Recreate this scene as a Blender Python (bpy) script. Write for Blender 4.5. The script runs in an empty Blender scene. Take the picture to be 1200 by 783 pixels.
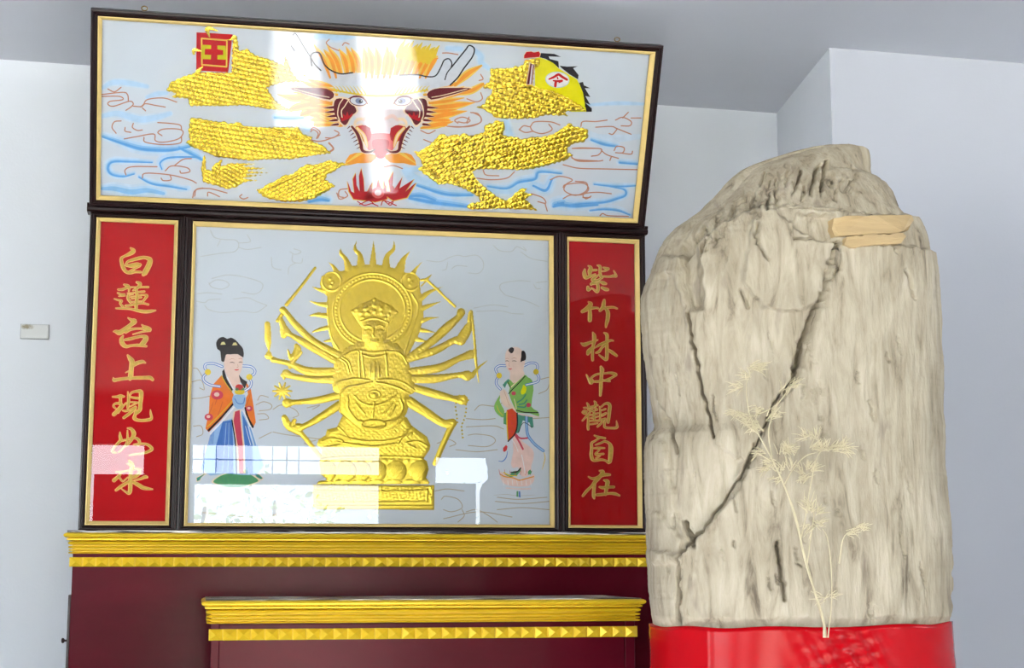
import bpy, bmesh, math, random
import numpy as np
from mathutils import Vector
from mathutils.geometry import tessellate_polygon

random.seed(7)
rng = np.random.default_rng(7)
scene = bpy.context.scene
COL = scene.collection

# ------------------------------------------------------------------ camera
FPX = 1850.0                                   # focal length in pixels of the 1200 x 783 frame
PITCH = math.atan(271.5 / FPX)
YAW = math.atan(math.hypot(FPX, 271.5) / 9500.0)
CAM = np.array([0.0, 0.0, 1.2])
FWD = np.array([math.sin(YAW) * math.cos(PITCH), math.cos(YAW) * math.cos(PITCH), math.sin(PITCH)])
RGT = np.array([math.cos(YAW), -math.sin(YAW), 0.0])
UPV = np.cross(RGT, FWD)
cam_data = bpy.data.cameras.new('camera')
cam_data.sensor_fit = 'HORIZONTAL'
cam_data.sensor_width = 36.0
cam_data.lens = 36.0 * FPX / 1200.0
cam_data.clip_start = 0.05
cam = bpy.data.objects.new('camera', cam_data)
COL.objects.link(cam)
cam.location = CAM
cam.rotation_euler = (math.pi / 2 + PITCH, 0.0, -YAW)
scene.camera = cam

# ------------------------------------------------------------------ world, sun, exposure
world = bpy.data.worlds.new('daylight')
scene.world = world
world.use_nodes = True
wn = world.node_tree
wn.nodes.clear()
w_out = wn.nodes.new('ShaderNodeOutputWorld')
w_bg = wn.nodes.new('ShaderNodeBackground')
w_bg.inputs['Color'].default_value = (0.84, 0.925, 1.0, 1.0)
w_bg.inputs['Strength'].default_value = 11.0
wn.links.new(w_bg.outputs[0], w_out.inputs[0])

SUN_EL = math.radians(35.0)
sun_data = bpy.data.lights.new('sun', 'SUN')
sun_data.energy = 285.0
sun_data.angle = math.radians(0.53)
sun_data.color = (1.0, 0.985, 0.97)
sun = bpy.data.objects.new('sun', sun_data)
COL.objects.link(sun)
sun.location = (9, 0, 7)
sun.rotation_euler = Vector((math.cos(SUN_EL), 0.0, math.sin(SUN_EL))).to_track_quat('Z', 'Y').to_euler()

scene.view_settings.view_transform = 'Standard'
scene.view_settings.look = 'None'
scene.view_settings.gamma = 1.0
scene.view_settings.use_curve_mapping = False
scene.view_settings.exposure = 0.1
TUBE_POWER = 300.0

# ------------------------------------------------------------------ helpers: materials
def srgb(r, g, b):
    f = lambda c: (c / 255.0) / 12.92 if c / 255.0 <= 0.04045 else (((c / 255.0) + 0.055) / 1.055) ** 2.4
    return (f(r), f(g), f(b), 1.0)

MATS = {}
def nodes_of(m):
    return m.node_tree.nodes, m.node_tree.links

def mat(name, rgb, rough=0.6, metal=0.0, var=0.06, scale=30.0, stretch=(1, 1, 1), bump=0.0, bump_scale=None, coat=0.0, spec=0.5):
    """Principled material whose colour is mottled by object-space noise."""
    if name in MATS:
        return MATS[name]
    m = bpy.data.materials.new(name)
    m.use_nodes = True
    n, l = nodes_of(m)
    b = n['Principled BSDF']
    b.inputs['Roughness'].default_value = rough
    b.inputs['Metallic'].default_value = metal
    b.inputs['Coat Weight'].default_value = coat
    b.inputs['Coat Roughness'].default_value = 0.12
    b.inputs['Specular IOR Level'].default_value = spec
    tc = n.new('ShaderNodeTexCoord')
    mp = n.new('ShaderNodeMapping')
    mp.inputs['Scale'].default_value = stretch
    l.new(tc.outputs['Object'], mp.inputs[0])
    nz = n.new('ShaderNodeTexNoise')
    nz.inputs['Scale'].default_value = scale
    nz.inputs['Detail'].default_value = 5.0
    l.new(mp.outputs[0], nz.inputs['Vector'])
    c = srgb(*rgb)
    rp = n.new('ShaderNodeValToRGB')
    rp.color_ramp.elements[0].position = 0.3
    rp.color_ramp.elements[1].position = 0.7
    rp.color_ramp.elements[0].color = tuple(max(0, x * (1 - var)) for x in c[:3]) + (1,)
    rp.color_ramp.elements[1].color = tuple(min(1, x * (1 + var)) for x in c[:3]) + (1,)
    l.new(nz.outputs['Fac'], rp.inputs[0])
    l.new(rp.outputs[0], b.inputs['Base Color'])
    if bump:
        bz = n.new('ShaderNodeTexNoise')
        bz.inputs['Scale'].default_value = bump_scale or scale
        bz.inputs['Detail'].default_value = 4.0
        l.new(mp.outputs[0], bz.inputs['Vector'])
        bp = n.new('ShaderNodeBump')
        bp.inputs['Strength'].default_value = bump
        bp.inputs['Distance'].default_value = 0.003
        l.new(bz.outputs['Fac'], bp.inputs['Height'])
        l.new(bp.outputs[0], b.inputs['Normal'])
    MATS[name] = m
    return m

def glass_mat():
    if 'picture_glass' in MATS:
        return MATS['picture_glass']
    m = bpy.data.materials.new('picture_glass')
    m.use_nodes = True
    n, l = nodes_of(m)
    n.remove(n['Principled BSDF'])
    out = n['Material Output']
    tr = n.new('ShaderNodeBsdfTransparent')
    tr.inputs['Color'].default_value = (0.985, 0.99, 0.99, 1)
    gl = n.new('ShaderNodeBsdfGlossy')
    gl.inputs['Roughness'].default_value = 0.0
    fr = n.new('ShaderNodeFresnel')
    fr.inputs['IOR'].default_value = 1.52
    mul = n.new('ShaderNodeMath')
    mul.operation = 'MULTIPLY'
    mul.inputs[1].default_value = 1.5          # both faces of a thin pane
    mul.use_clamp = True
    l.new(fr.outputs[0], mul.inputs[0])
    mx = n.new('ShaderNodeMixShader')
    l.new(mul.outputs[0], mx.inputs[0])
    l.new(tr.outputs[0], mx.inputs[1])
    l.new(gl.outputs[0], mx.inputs[2])
    l.new(mx.outputs[0], out.inputs['Surface'])
    MATS['picture_glass'] = m
    return m

def emit_mat(name, rgb, strength):
    m = bpy.data.materials.new(name)
    m.use_nodes = True
    n, l = nodes_of(m)
    n.remove(n['Principled BSDF'])
    e = n.new('ShaderNodeEmission')
    e.inputs['Color'].default_value = rgb + (1,)
    e.inputs['Strength'].default_value = strength
    l.new(e.outputs[0], n['Material Output'].inputs['Surface'])
    return m

# ------------------------------------------------------------------ helpers: objects
def tag(o, label=None, cat=None, group=None, kind=None):
    if label: o['label'] = label
    if cat: o['category'] = cat
    if group: o['group'] = group
    if kind: o['kind'] = kind
    return o

def empty(name, loc, label=None, cat=None, group=None):
    o = bpy.data.objects.new(name, None)
    o.empty_display_size = 0.05
    COL.objects.link(o)
    o.location = loc
    return tag(o, label, cat, group)

def wloc(o):
    v = Vector((0, 0, 0))
    while o is not None:
        v = v + o.location
        o = o.parent
    return v

def mesh_obj(name, verts, faces, mats, parent=None, origin=None, fmat=None, smooth=False):
    """World-space verts -> one mesh object (origin in world space, defaults to the parent's)."""
    if not isinstance(mats, (list, tuple)):
        mats = [mats]
    pw = wloc(parent) if parent else Vector((0, 0, 0))
    og = Vector(origin) if origin is not None else pw.copy()
    v = np.asarray(verts, dtype=float).reshape(-1, 3) - np.array(og)
    me = bpy.data.meshes.new(name)
    me.from_pydata(v.tolist(), [], [tuple(int(i) for i in f) for f in faces])
    for m in mats:
        me.materials.append(m)
    if fmat is not None:
        me.polygons.foreach_set('material_index', np.asarray(fmat, dtype=np.int32))
    if smooth:
        me.polygons.foreach_set('use_smooth', np.ones(len(me.polygons), dtype=bool))
    me.update()
    o = bpy.data.objects.new(name, me)
    COL.objects.link(o)
    o.parent = parent
    o.location = og - pw
    return o

class MB:
    """collects boxes, prisms, tubes, lathes"""
    def __init__(self):
        self.v, self.f = [], []
    def add(self, verts, faces):
        k = len(self.v)
        self.v += [tuple(map(float, p)) for p in verts]
        self.f += [tuple(i + k for i in f) for f in faces]
        return self
    def box(self, x0, x1, y0, y1, z0, z1, bev=0.0):
        if bev <= 0:
            vs = [(x, y, z) for z in (z0, z1) for y in (y0, y1) for x in (x0, x1)]
            return self.add(vs, [(0, 2, 3, 1), (4, 5, 7, 6), (0, 1, 5, 4), (2, 6, 7, 3), (0, 4, 6, 2), (1, 3, 7, 5)])
        bm = bmesh.new()
        bmesh.ops.create_cube(bm, size=1.0)
        for q in bm.verts:
            q.co = Vector((x0 if q.co.x < 0 else x1, y0 if q.co.y < 0 else y1, z0 if q.co.z < 0 else z1))
        bmesh.ops.bevel(bm, geom=bm.edges[:], offset=bev, segments=2, affect='EDGES', profile=0.5)
        bm.verts.index_update()
        vs = [tuple(q.co) for q in bm.verts]
        fs = [tuple(q.index for q in fc.verts) for fc in bm.faces]
        bm.free()
        return self.add(vs, fs)
    def tube(self, pts, radii, n=8, cap=True):
        pts = [Vector(p) for p in pts]
        if not isinstance(radii, (list, tuple)):
            radii = [radii] * len(pts)
        vs, fs = [], []
        ref = Vector((0.3, 0.9, 0.25)).normalized()
        for i, p in enumerate(pts):
            t = (pts[min(i + 1, len(pts) - 1)] - pts[max(i - 1, 0)]).normalized()
            a = t.cross(ref)
            if a.length < 1e-4:
                a = t.cross(Vector((1, 0, 0)))
            a.normalize()
            b = t.cross(a)
            for k in range(n):
                w = 2 * math.pi * k / n
                vs.append(p + a * math.cos(w) * radii[i] + b * math.sin(w) * radii[i])
        for i in range(len(pts) - 1):
            for k in range(n):
                fs.append((i * n + k, i * n + (k + 1) % n, (i + 1) * n + (k + 1) % n, (i + 1) * n + k))
        if cap:
            fs.append(tuple(range(n - 1, -1, -1)))
            fs.append(tuple((len(pts) - 1) * n + k for k in range(n)))
        return self.add(vs, fs)
    def build(self, name, m, parent=None, origin=None, smooth=False):
        return mesh_obj(name, self.v, self.f, m, parent, origin, smooth=smooth)

def rays(px, py):
    px = np.asarray(px, float); py = np.asarray(py, float)
    return FWD + RGT * ((px - 600.0) / FPX)[..., None] + UPV * ((391.5 - py) / FPX)[..., None]

class Plane:
    """A picture's own plane: P0 a corner, leaning forward by `lean` degrees."""
    def __init__(self, P0, lean):
        a = math.radians(lean)
        self.P0 = np.array(P0, float)
        self.N = np.array([0.0, -math.cos(a), -math.sin(a)])
        self.X = np.array([1.0, 0.0, 0.0])
        self.V = np.array([0.0, -math.sin(a), math.cos(a)])
    def w(self, px, py, off=0.0):
        d = rays(px, py)
        P = self.P0 + self.N * 0.0
        off = np.asarray(off, float)
        t = (np.dot(P - CAM, self.N) + off) / (d @ self.N)
        return CAM + d * t[..., None]
    def l(self, u, v, h):
        return self.P0 + self.X * u + self.V * v + self.N * h

def at(px, py, Y):
    d = rays(px, py)
    t = (Y - CAM[1]) / d[..., 1]
    return CAM + d * t[..., None]

# ------------------------------------------------------------------ helpers: 2D drawing
def catmull(pts, n=6, closed=False):
    pts = [np.array(p, float) for p in pts]
    if len(pts) < 3:
        return np.array(pts)
    out = []
    m = len(pts)
    for i in range(m if closed else m - 1):
        p0 = pts[(i - 1) % m] if closed or i > 0 else pts[0] * 2 - pts[1]
        p1, p2 = pts[i], pts[(i + 1) % m]
        p3 = pts[(i + 2) % m] if closed or i + 2 < m else pts[-1] * 2 - pts[-2]
        for k in range(n):
            t = k / n
            out.append(0.5 * (2 * p1 + (p2 - p0) * t + (2 * p0 - 5 * p1 + 4 * p2 - p3) * t * t + (3 * p1 - p0 - 3 * p2 + p3) * t ** 3))
    if not closed:
        out.append(pts[-1])
    return np.array(out)

def tr(ox, oy, s, pts):
    """a traced crop's coordinates -> the picture's"""
    return [(ox + p[0] / s, oy + p[1] / s) + tuple(q / s for q in p[2:]) for p in pts]

class Art:
    """flat painted shapes and raised brush strokes gathered into one mesh"""
    def __init__(self, plane):
        self.pl, self.v, self.f, self.fm, self.mats, self.k = plane, [], [], [], [], 0
    def _m(self, m):
        if m not in self.mats:
            self.mats.append(m)
        return self.mats.index(m)
    def poly(self, pts, m, off, smooth=0):
        P = catmull(pts, smooth, True) if smooth else np.array([p[:2] for p in pts], float)
        tri = tessellate_polygon([[Vector((p[0], p[1], 0)) for p in P]])
        W = self.pl.w(P[:, 0], P[:, 1], off)
        k = len(self.v)
        self.v += W.tolist()
        mi = self._m(m)
        for t in tri:
            a, b, c = t
            s = (P[b][0] - P[a][0]) * (P[c][1] - P[a][1]) - (P[b][1] - P[a][1]) * (P[c][0] - P[a][0])
            self.f.append((k + a, k + b, k + c) if s < 0 else (k + a, k + c, k + b))
            self.fm.append(mi)
        return self
    def ell(self, cx, cy, rx, ry, m, off, rot=0.0, n=24):
        c, s = math.cos(rot), math.sin(rot)
        return self.poly([(cx + rx * math.cos(a) * c - ry * math.sin(a) * s, cy + rx * math.cos(a) * s + ry * math.sin(a) * c)
                          for a in [2 * math.pi * i / n for i in range(n)]], m, off)
    def stroke(self, pts, m, off, w=None, raise_=0.0, n=6, grow=0.0):
        """brush stroke; points (x, y[, width]); the ridge stands `raise_` proud"""
        q = [tuple(p) if len(p) > 2 else (p[0], p[1], w) for p in pts]
        P = catmull(q, n)
        xy, r = P[:, :2], np.maximum(P[:, 2] / 2 + grow, 0.15)
        t = np.gradient(xy, axis=0)
        ln = np.maximum(np.linalg.norm(t, axis=1, keepdims=True), 1e-6)
        t = t / ln
        nr = np.stack([-t[:, 1], t[:, 0]], 1)
        # round caps
        cap0 = [(xy[0] - t[0] * r[0] * math.sin(a), r[0] * math.cos(a)) for a in (1.35, 0.9, 0.45)]
        cap1 = [(xy[-1] + t[-1] * r[-1] * math.sin(a), r[-1] * math.cos(a)) for a in (0.45, 0.9, 1.35)]
        xy = np.vstack([[c[0] for c in cap0], xy, [c[0] for c in cap1]])
        nr = np.vstack([[nr[0]] * 3, nr, [nr[-1]] * 3])
        r = np.concatenate([[c[1] for c in cap0], r, [c[1] for c in cap1]])
        A, B = xy + nr * r[:, None], xy - nr * r[:, None]
        self.k += 1
        off = off + (self.k % 17) * 4e-6          # crossing strokes never share a plane
        if raise_:
            a, b = xy + nr * r[:, None] * 0.55, xy - nr * r[:, None] * 0.55
            rows = [self.pl.w(A[:, 0], A[:, 1], off), self.pl.w(a[:, 0], a[:, 1], off + raise_),
                    self.pl.w(b[:, 0], b[:, 1], off + raise_), self.pl.w(B[:, 0], B[:, 1], off)]
        else:
            rows = [self.pl.w(A[:, 0], A[:, 1], off), self.pl.w(B[:, 0], B[:, 1], off)]
        L = len(xy)
        k = len(self.v)
        for R_ in rows:
            self.v += R_.tolist()
        mi = self._m(m)
        for j in range(len(rows) - 1):
            for i in range(L - 1):
                self.f.append((k + j * L + i, k + j * L + i + 1, k + (j + 1) * L + i + 1, k + (j + 1) * L + i))
                self.fm.append(mi)
        return self
    def build(self, name, parent):
        return mesh_obj(name, self.v, self.f, self.mats, parent, fmat=self.fm)

def seg_dist(P, a, b):
    ab = b - a
    t = np.clip(((P - a) @ ab) / max(ab @ ab, 1e-9), 0, 1)
    return np.linalg.norm(P - (a + t[:, None] * ab), axis=1), t

def poly_depth(P, poly):
    poly = np.asarray(poly, float)
    d = np.full(len(P), 1e9)
    ins = np.zeros(len(P), bool)
    m = len(poly)
    for i in range(m):
        a, b = poly[i], poly[(i + 1) % m]
        d = np.minimum(d, seg_dist(P, a, b)[0])
        if a[1] != b[1]:
            c = ((a[1] > P[:, 1]) != (b[1] > P[:, 1])) & (P[:, 0] < (b[0] - a[0]) * (P[:, 1] - a[1]) / (b[1] - a[1]) + a[0])
            ins ^= c
    return np.where(ins, d, -d)

def stroke_depth(P, pts):
    q = catmull(pts, 4)
    d = np.full(len(P), -1e9)
    for i in range(len(q) - 1):
        dist, t = seg_dist(P, q[i, :2], q[i + 1, :2])
        d = np.maximum(d, (q[i, 2] + (q[i + 1, 2] - q[i, 2]) * t) / 2 - dist)
    return d

def line_dist(P, pts, n=4):
    q = catmull([p[:2] for p in pts], n)
    d = np.full(len(P), 1e9)
    for i in range(len(q) - 1):
        d = np.minimum(d, seg_dist(P, q[i], q[i + 1])[0])
    return d

def relief(name, parent, plane, m, polys=(), strokes=(), height=0.0016, round_px=4.0, step=0.62, off=0.0003, detail=None):
    """embossed foil: a height field inside the union of traced shapes"""
    allp = [p[:2] for q in polys for p in q] + [p[:2] for q in strokes for p in q]
    x0, y0 = np.min(allp, axis=0) - 6
    x1, y1 = np.max(allp, axis=0) + 6
    xs, ys = np.arange(x0, x1, step), np.arange(y0, y1, step)
    gx, gy = np.meshgrid(xs, ys)
    P = np.stack([gx.ravel(), gy.ravel()], 1)
    D = np.full(len(P), -1e9)
    for q in polys:
        D = np.maximum(D, poly_depth(P, q))
    for q in strokes:
        D = np.maximum(D, stroke_depth(P, q))
    h = height * np.sqrt(np.clip(D / round_px, 0, 1))
    if detail is not None:
        h = h + detail(P, D)
    ins = (D > 0).reshape(gx.shape)
    cell = ins[:-1, :-1] & ins[1:, :-1] & ins[:-1, 1:] & ins[1:, 1:]
    idx = np.arange(len(P)).reshape(gx.shape)
    a, b, c, d = idx[:-1, :-1][cell], idx[:-1, 1:][cell], idx[1:, 1:][cell], idx[1:, :-1][cell]
    F = np.stack([a, d, c, b], 1)
    used = np.unique(F)
    remap = np.zeros(len(P), int)
    remap[used] = np.arange(len(used))
    W = plane.w(P[used, 0], P[used, 1], off + np.maximum(h[used], 0))
    return mesh_obj(name, W, remap[F].tolist(), m, parent, smooth=True)

# ================================================================== the setting
CEIL = 2.437
TA = math.tan(math.radians(2.1))               # the room stands a little askew to the altar
def wy(x): return 3.95 + TA * x
C1 = (1.534, 4.006)                            # inner corner of the recess
C2 = (1.4605, 3.4524)                          # its outer corner
XL, XR, YF = -2.5, 3.3, -5.0

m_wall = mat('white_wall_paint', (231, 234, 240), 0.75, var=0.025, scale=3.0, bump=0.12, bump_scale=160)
m_pier = mat('pier_dimmed_grey', (176, 178, 187), 0.85, var=0.02, scale=3.0, bump=0.08, bump_scale=120)  # grey set darker to hold down excess light on the pier front
m_ceil = mat('ceiling_paint', (214, 216, 223), 0.85, var=0.02, scale=3.0, bump=0.08, bump_scale=120)
m_floor = mat('stone_floor_tile', (132, 133, 136), 0.35, var=0.05, scale=6.0)
m_shut = mat('dark_shop_front', (70, 62, 58), 0.7, var=0.1, scale=8.0)
m_ground = mat('outdoor_paving', (150, 150, 142), 0.9, var=0.15, scale=2.0)

def prism(name, foot, z0, z1, m, parent=None, kind=None, origin=None):
    n = len(foot)
    vs = [(x, y, z) for z in (z0, z1) for x, y in foot]
    fs = [tuple(range(n - 1, -1, -1)), tuple(range(n, 2 * n))] + [(i, (i + 1) % n, n + (i + 1) % n, n + i) for i in range(n)]
    o = mesh_obj(name, vs, fs, m, parent, origin)
    if kind: o['kind'] = kind
    return o

def holed_wall(name, a, b, z0, z1, thick, holes, m):
    """wall from plan point a to b (thickness to the right of a->b) with rectangular openings (s0, s1, z0, z1)"""
    a, b = np.array(a, float), np.array(b, float)
    L = np.linalg.norm(b - a); t = (b - a) / L; nrm = np.array([t[1], -t[0]])
    S = sorted({0.0, L} | {h[0] for h in holes} | {h[1] for h in holes})
    Z = sorted({z0, z1} | {h[2] for h in holes} | {h[3] for h in holes})
    mb = MB()
    def solid(s, z):
        return not any(h[0] < s < h[1] and h[2] < z < h[3] for h in holes)
    for i in range(len(S) - 1):
        run = None
        for j in range(len(Z) - 1):
            ok = solid((S[i] + S[i + 1]) / 2, (Z[j] + Z[j + 1]) / 2)
            if ok and run is None: run = Z[j]
            if run is not None and (not ok or j == len(Z) - 2):
                top = Z[j + 1] if ok else Z[j]
                p = [a + t * S[i], a + t * S[i + 1], a + t * S[i + 1] + nrm * thick, a + t * S[i] + nrm * thick]
                vs = [(q[0], q[1], z) for z in (run, top) for q in p]
                mb.add(vs, [(3, 2, 1, 0), (4, 5, 6, 7), (0, 1, 5, 4), (1, 2, 6, 5), (2, 3, 7, 6), (3, 0, 4, 7)])
                run = None
    o = mb.build(name, m)
    o['kind'] = 'structure'
    return o

prism('floor', [(XL - .1, YF - .1), (XR + .1, YF - .1), (XR + .1, 4.3), (XL - .1, 4.3)], -0.1, 0.0, m_floor, kind='structure')
YC = 2.55                                      # plastered strip over the altar; unseen rear ceiling darkened to cut glass haze
prism('ceiling', [(XL - .1, YC), (XR + .1, YC), (XR + .1, 4.3), (XL - .1, 4.3)], CEIL, CEIL + 0.12, m_ceil, kind='structure')
m_ceil_dark = mat('darkened_rear_ceiling', (90, 86, 84), 0.7, var=0.15, scale=6, stretch=(6, 1, 1))
prism('ceiling_rear', [(XL - .1, YF - .1), (XR + .1, YF - .1), (XR + .1, YC), (XL - .1, YC)], CEIL, CEIL + 0.12, m_ceil_dark, kind='structure')
prism('wall_back', [(XL, wy(XL)), C1, (C1[0], C1[1] + .15), (XL, wy(XL) + .15)], 0, CEIL, m_wall, kind='structure')
ex = C2[1] + TA * (XR - C2[0])
NX = .004                                      # the recess side keeps the white of the back wall
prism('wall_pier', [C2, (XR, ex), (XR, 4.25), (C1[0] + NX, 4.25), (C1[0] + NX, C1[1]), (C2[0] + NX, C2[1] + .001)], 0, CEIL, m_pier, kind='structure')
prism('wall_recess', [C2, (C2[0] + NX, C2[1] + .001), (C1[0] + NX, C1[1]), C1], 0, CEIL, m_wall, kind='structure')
holed_wall('wall_left', (XL, 4.2), (XL, YF), 0, CEIL, 0.12, [(4.2 - .5, 4.2 + 3.0, .7, 2.2)], m_wall)  # unseen window opening, added for soft light from the left
tn = math.tan(SUN_EL)
# unseen right-wall slots added to throw sun strips: (along y from YF, height)
def slot(x0, x1, y0, y1):
    return (y0 - YF, y1 - YF, (XR - x1) * tn, (XR - x0) * tn + 0.02)
holed_wall('wall_right', (XR, YF), (XR, ex), 0, CEIL, 0.03,
           [slot(.29, .51, -1.25, 0.08), slot(.70, .98, -1.25, -.12), slot(.70, .80, -.12, .56), (1.5 - YF, 2.3 - YF, 1.88, 2.22)], m_wall)  # last opening added for sunlight bounced off the floor
# street front behind the photographer: doors, fanlights, side lights; last opening added for light
front_holes = [(-.06, 1.33, 1.875, 2.09), (-.04, 1.33, .08, 1.80), (1.75, 2.21, 1.82, 2.02), (2.06, 2.21, .3, 1.82),
               (-.81, -.41, 1.86, 2.08), (-.81, -.76, 1.3, 1.86), (2.8, 3.04, 1.77, 2.08), (-2.35, -1.15, .6, 2.1)]
holed_wall('wall_front', (XR, YF), (XL, YF), 0, CEIL, -0.12, [(XR - h[1], XR - h[0], h[2], h[3]) for h in front_holes], m_shut)
prism('ground', [(-20, -40), (20, -40), (20, YF - .13), (-20, YF - .13)], -.16, -.06, m_ground, kind='structure')
m_alu = mat('window_bar_metal', (120, 122, 124), 0.5, metal=0.6)
wb = MB()
for x in (0.02, 0.11, 0.525, 0.63, 0.72):
    wb.box(x - .004, x + .004, YF - .06, YF - .04, 1.875, 2.09)
wb.box(-.06, 1.33, YF - .06, YF - .04, 1.976, 1.984)
o = wb.build('window_1', m_alu, origin=(0.6, YF - .05, 1.98)); o['kind'] = 'structure'

# unseen fill lamp, added to brighten the room from the right
m_tube = emit_mat('fill_lamp_tube', (1.0, 0.98, 0.96), TUBE_POWER)
m_hous = mat('lamp_housing', (235, 235, 232), 0.4)
def batten(x, y, label, along_y=True, length=1.2):
    r = empty('fill_lamp', (x, y, CEIL), label, 'lamp', None)
    dx, dy = (0.0, length / 2) if along_y else (length / 2, 0.0)
    zl = CEIL - .26
    MB().box(x - max(dx, .03), x + max(dx, .03), y - max(dy, .03), y + max(dy, .03), zl - .035, zl, 0.006).build('housing', m_hous, r)
    for s in (-1, 1):
        MB().tube([(x + s * dx * .7, y + s * dy * .7, zl - .002), (x + s * dx * .7, y + s * dy * .7, CEIL)], .004, 8).build('hanger_rod', m_hous, r)
    MB().tube([(x - dx * .95, y - dy * .95, zl - .07), (x + dx * .95, y + dy * .95, zl - .07)], 0.016, 12).build('tube', m_tube, r)
    for s in (-1, 1):
        MB().box(x + s * dx * .95 - .02, x + s * dx * .95 + .02, y + s * dy * .95 - .012, y + s * dy * .95 + .012, zl - .09, zl - .034).build('end_socket', m_hous, r)
batten(2.5, -0.7, 'added fluorescent fill lamp near the sun slots')

# blank cover plate on the back wall
m_plate = mat('aged_plastic_plate', (214, 214, 210), 0.5, var=0.02)
n, l = nodes_of(m_plate)
tc = n.new('ShaderNodeTexCoord'); mp = n.new('ShaderNodeMapping'); vz = n.new('ShaderNodeTexNoise'); rp = n.new('ShaderNodeValToRGB'); mx = n.new('ShaderNodeMix')
mp.inputs['Location'].default_value = (0.017, 0, -0.0125)
gr = n.new('ShaderNodeTexGradient'); gr.gradient_type = 'SPHERICAL'
mp.inputs['Scale'].default_value = (52, 1, 130)
mp.vector_type = 'TEXTURE'; mp.inputs['Location'].default_value = (-0.018, 0, 0.011); mp.inputs['Scale'].default_value = (.022, 1, .009)
l.new(tc.outputs['Object'], mp.inputs[0]); l.new(mp.outputs[0], gr.inputs[0])
vz.inputs['Scale'].default_value = 260; vz.inputs['Detail'].default_value = 4
l.new(tc.outputs['Object'], vz.inputs['Vector'])
mm = n.new('ShaderNodeMath'); mm.operation = 'MULTIPLY'
l.new(gr.outputs['Fac'], mm.inputs[0]); l.new(vz.outputs['Fac'], mm.inputs[1])
rp.color_ramp.elements[0].position = 0.08; rp.color_ramp.elements[1].position = 0.36
l.new(mm.outputs[0], rp.inputs[0])
mx.data_type = 'RGBA'
mx.inputs['A'].default_value = srgb(216, 217, 216); mx.inputs['B'].default_value = srgb(150, 138, 112)
l.new(rp.outputs[0], mx.inputs['Factor']); l.new(mx.outputs['Result'], n['Principled BSDF'].inputs['Base Color'])
px0, px1, pz0, pz1 = -.436, -.371, 1.743, 1.778
pc = ((px0 + px1) / 2, wy(-.4) - .006, (pz0 + pz1) / 2)
pl_b = MB().box(px0, px1, pc[1], pc[1] + .0075, pz0, pz1, 0.002)
plate = empty('wall_plate', (pc[0], wy(-.4), pc[2]), 'small blank white cover plate with a brown stain on the back wall', 'wall plate')
mesh_obj('cover', pl_b.v, pl_b.f, m_plate, plate)
m_seam = mat('plate_seam', (128, 130, 134), 0.8)
e_ = .0009
for x0_, x1_, z0_, z1_ in ((px0 - e_, px1 + e_, pz0 - e_, pz0), (px0 - e_, px1 + e_, pz1, pz1 + e_ * .5), (px0 - e_, px0, pz0, pz1), (px1, px1 + e_, pz0, pz1)):
    MB().box(x0_, x1_, pc[1] + .003, pc[1] + .0075, z0_, z1_).build('edge_seam', m_seam, plate)

# ================================================================== the altar
m_lac = mat('wine_lacquer', (80, 13, 27), 0.2, var=0.25, scale=3.5, stretch=(1, 1, 2.2), bump=0.10, bump_scale=26, spec=0.07)
m_lac_dk = mat('dark_lacquer_edge', (40, 14, 18), 0.4, var=0.2, scale=30)
m_gold_trim = mat('gold_painted_moulding', (222, 186, 34), 0.36, metal=0.3, var=0.05, scale=40)
m_worn = mat('chipped_top_edge', (30, 18, 18), 0.5, var=0.3, scale=30)
n, l = nodes_of(m_worn)                        # white chips along a black edge
tc = n.new('ShaderNodeTexCoord'); nz = n.new('ShaderNodeTexNoise'); rp = n.new('ShaderNodeValToRGB'); mp = n.new('ShaderNodeMapping')
mp.inputs['Scale'].default_value = (4, 30, 200)
nz.inputs['Scale'].default_value = 2.2; nz.inputs['Detail'].default_value = 3
rp.color_ramp.elements[0].position = 0.50; rp.color_ramp.elements[1].position = 0.53
rp.color_ramp.elements[0].color = srgb(26, 14, 14); rp.color_ramp.elements[1].color = srgb(226, 220, 214)
l.new(tc.outputs['Object'], mp.inputs[0]); l.new(mp.outputs[0], nz.inputs['Vector']); l.new(nz.outputs['Fac'], rp.inputs[0])
l.new(rp.outputs[0], n['Principled BSDF'].inputs['Base Color'])

def arc(o0, z0, z1, bulge, n=6):
    """half-round bead from z0 down to z1 standing `bulge` out from offset o0"""
    zc, r = (z0 + z1) / 2, (z0 - z1) / 2
    return [(o0 + bulge * math.sin(math.pi * i / n), zc + r * math.cos(math.pi * i / n)) for i in range(n + 1)]

def sweep_u(name, x0, x1, yf, yb, prof, m, parent):
    """moulding profile (out, z) run round the left side, front and right side of a cabinet, mitred"""
    n = len(prof)
    vs, fs = [], []
    for k in range(4):
        for o_, z in prof:
            x = (x0 - o_) if k < 2 else (x1 + o_)
            y = yb if k in (0, 3) else yf - o_
            vs.append((x, y, z))
    for k in range(3):
        for i in range(n - 1):
            fs.append((k * n + i, k * n + i + 1, (k + 1) * n + i + 1, (k + 1) * n + i))
    return mesh_obj(name, vs, fs, m, parent)

def cornice_profile(zt):
    p = [(0.0, zt)] + arc(.009, zt, zt - .0112, .010) + [(.0105, zt - .0122)]
    p += [(.0125, zt - .0126), (.0125, zt - .0152), (.0055, zt - .0168)]
    p += arc(.0010, zt - .0176, zt - .0254, .0092) + arc(.0010, zt - .0270, zt - .0324, .0084)
    p += arc(.0010, zt - .0340, zt - .0380, .0076) + arc(.0010, zt - .0394, zt - .0436, .0080) + [(-.001, zt - .0436)]
    return p

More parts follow.
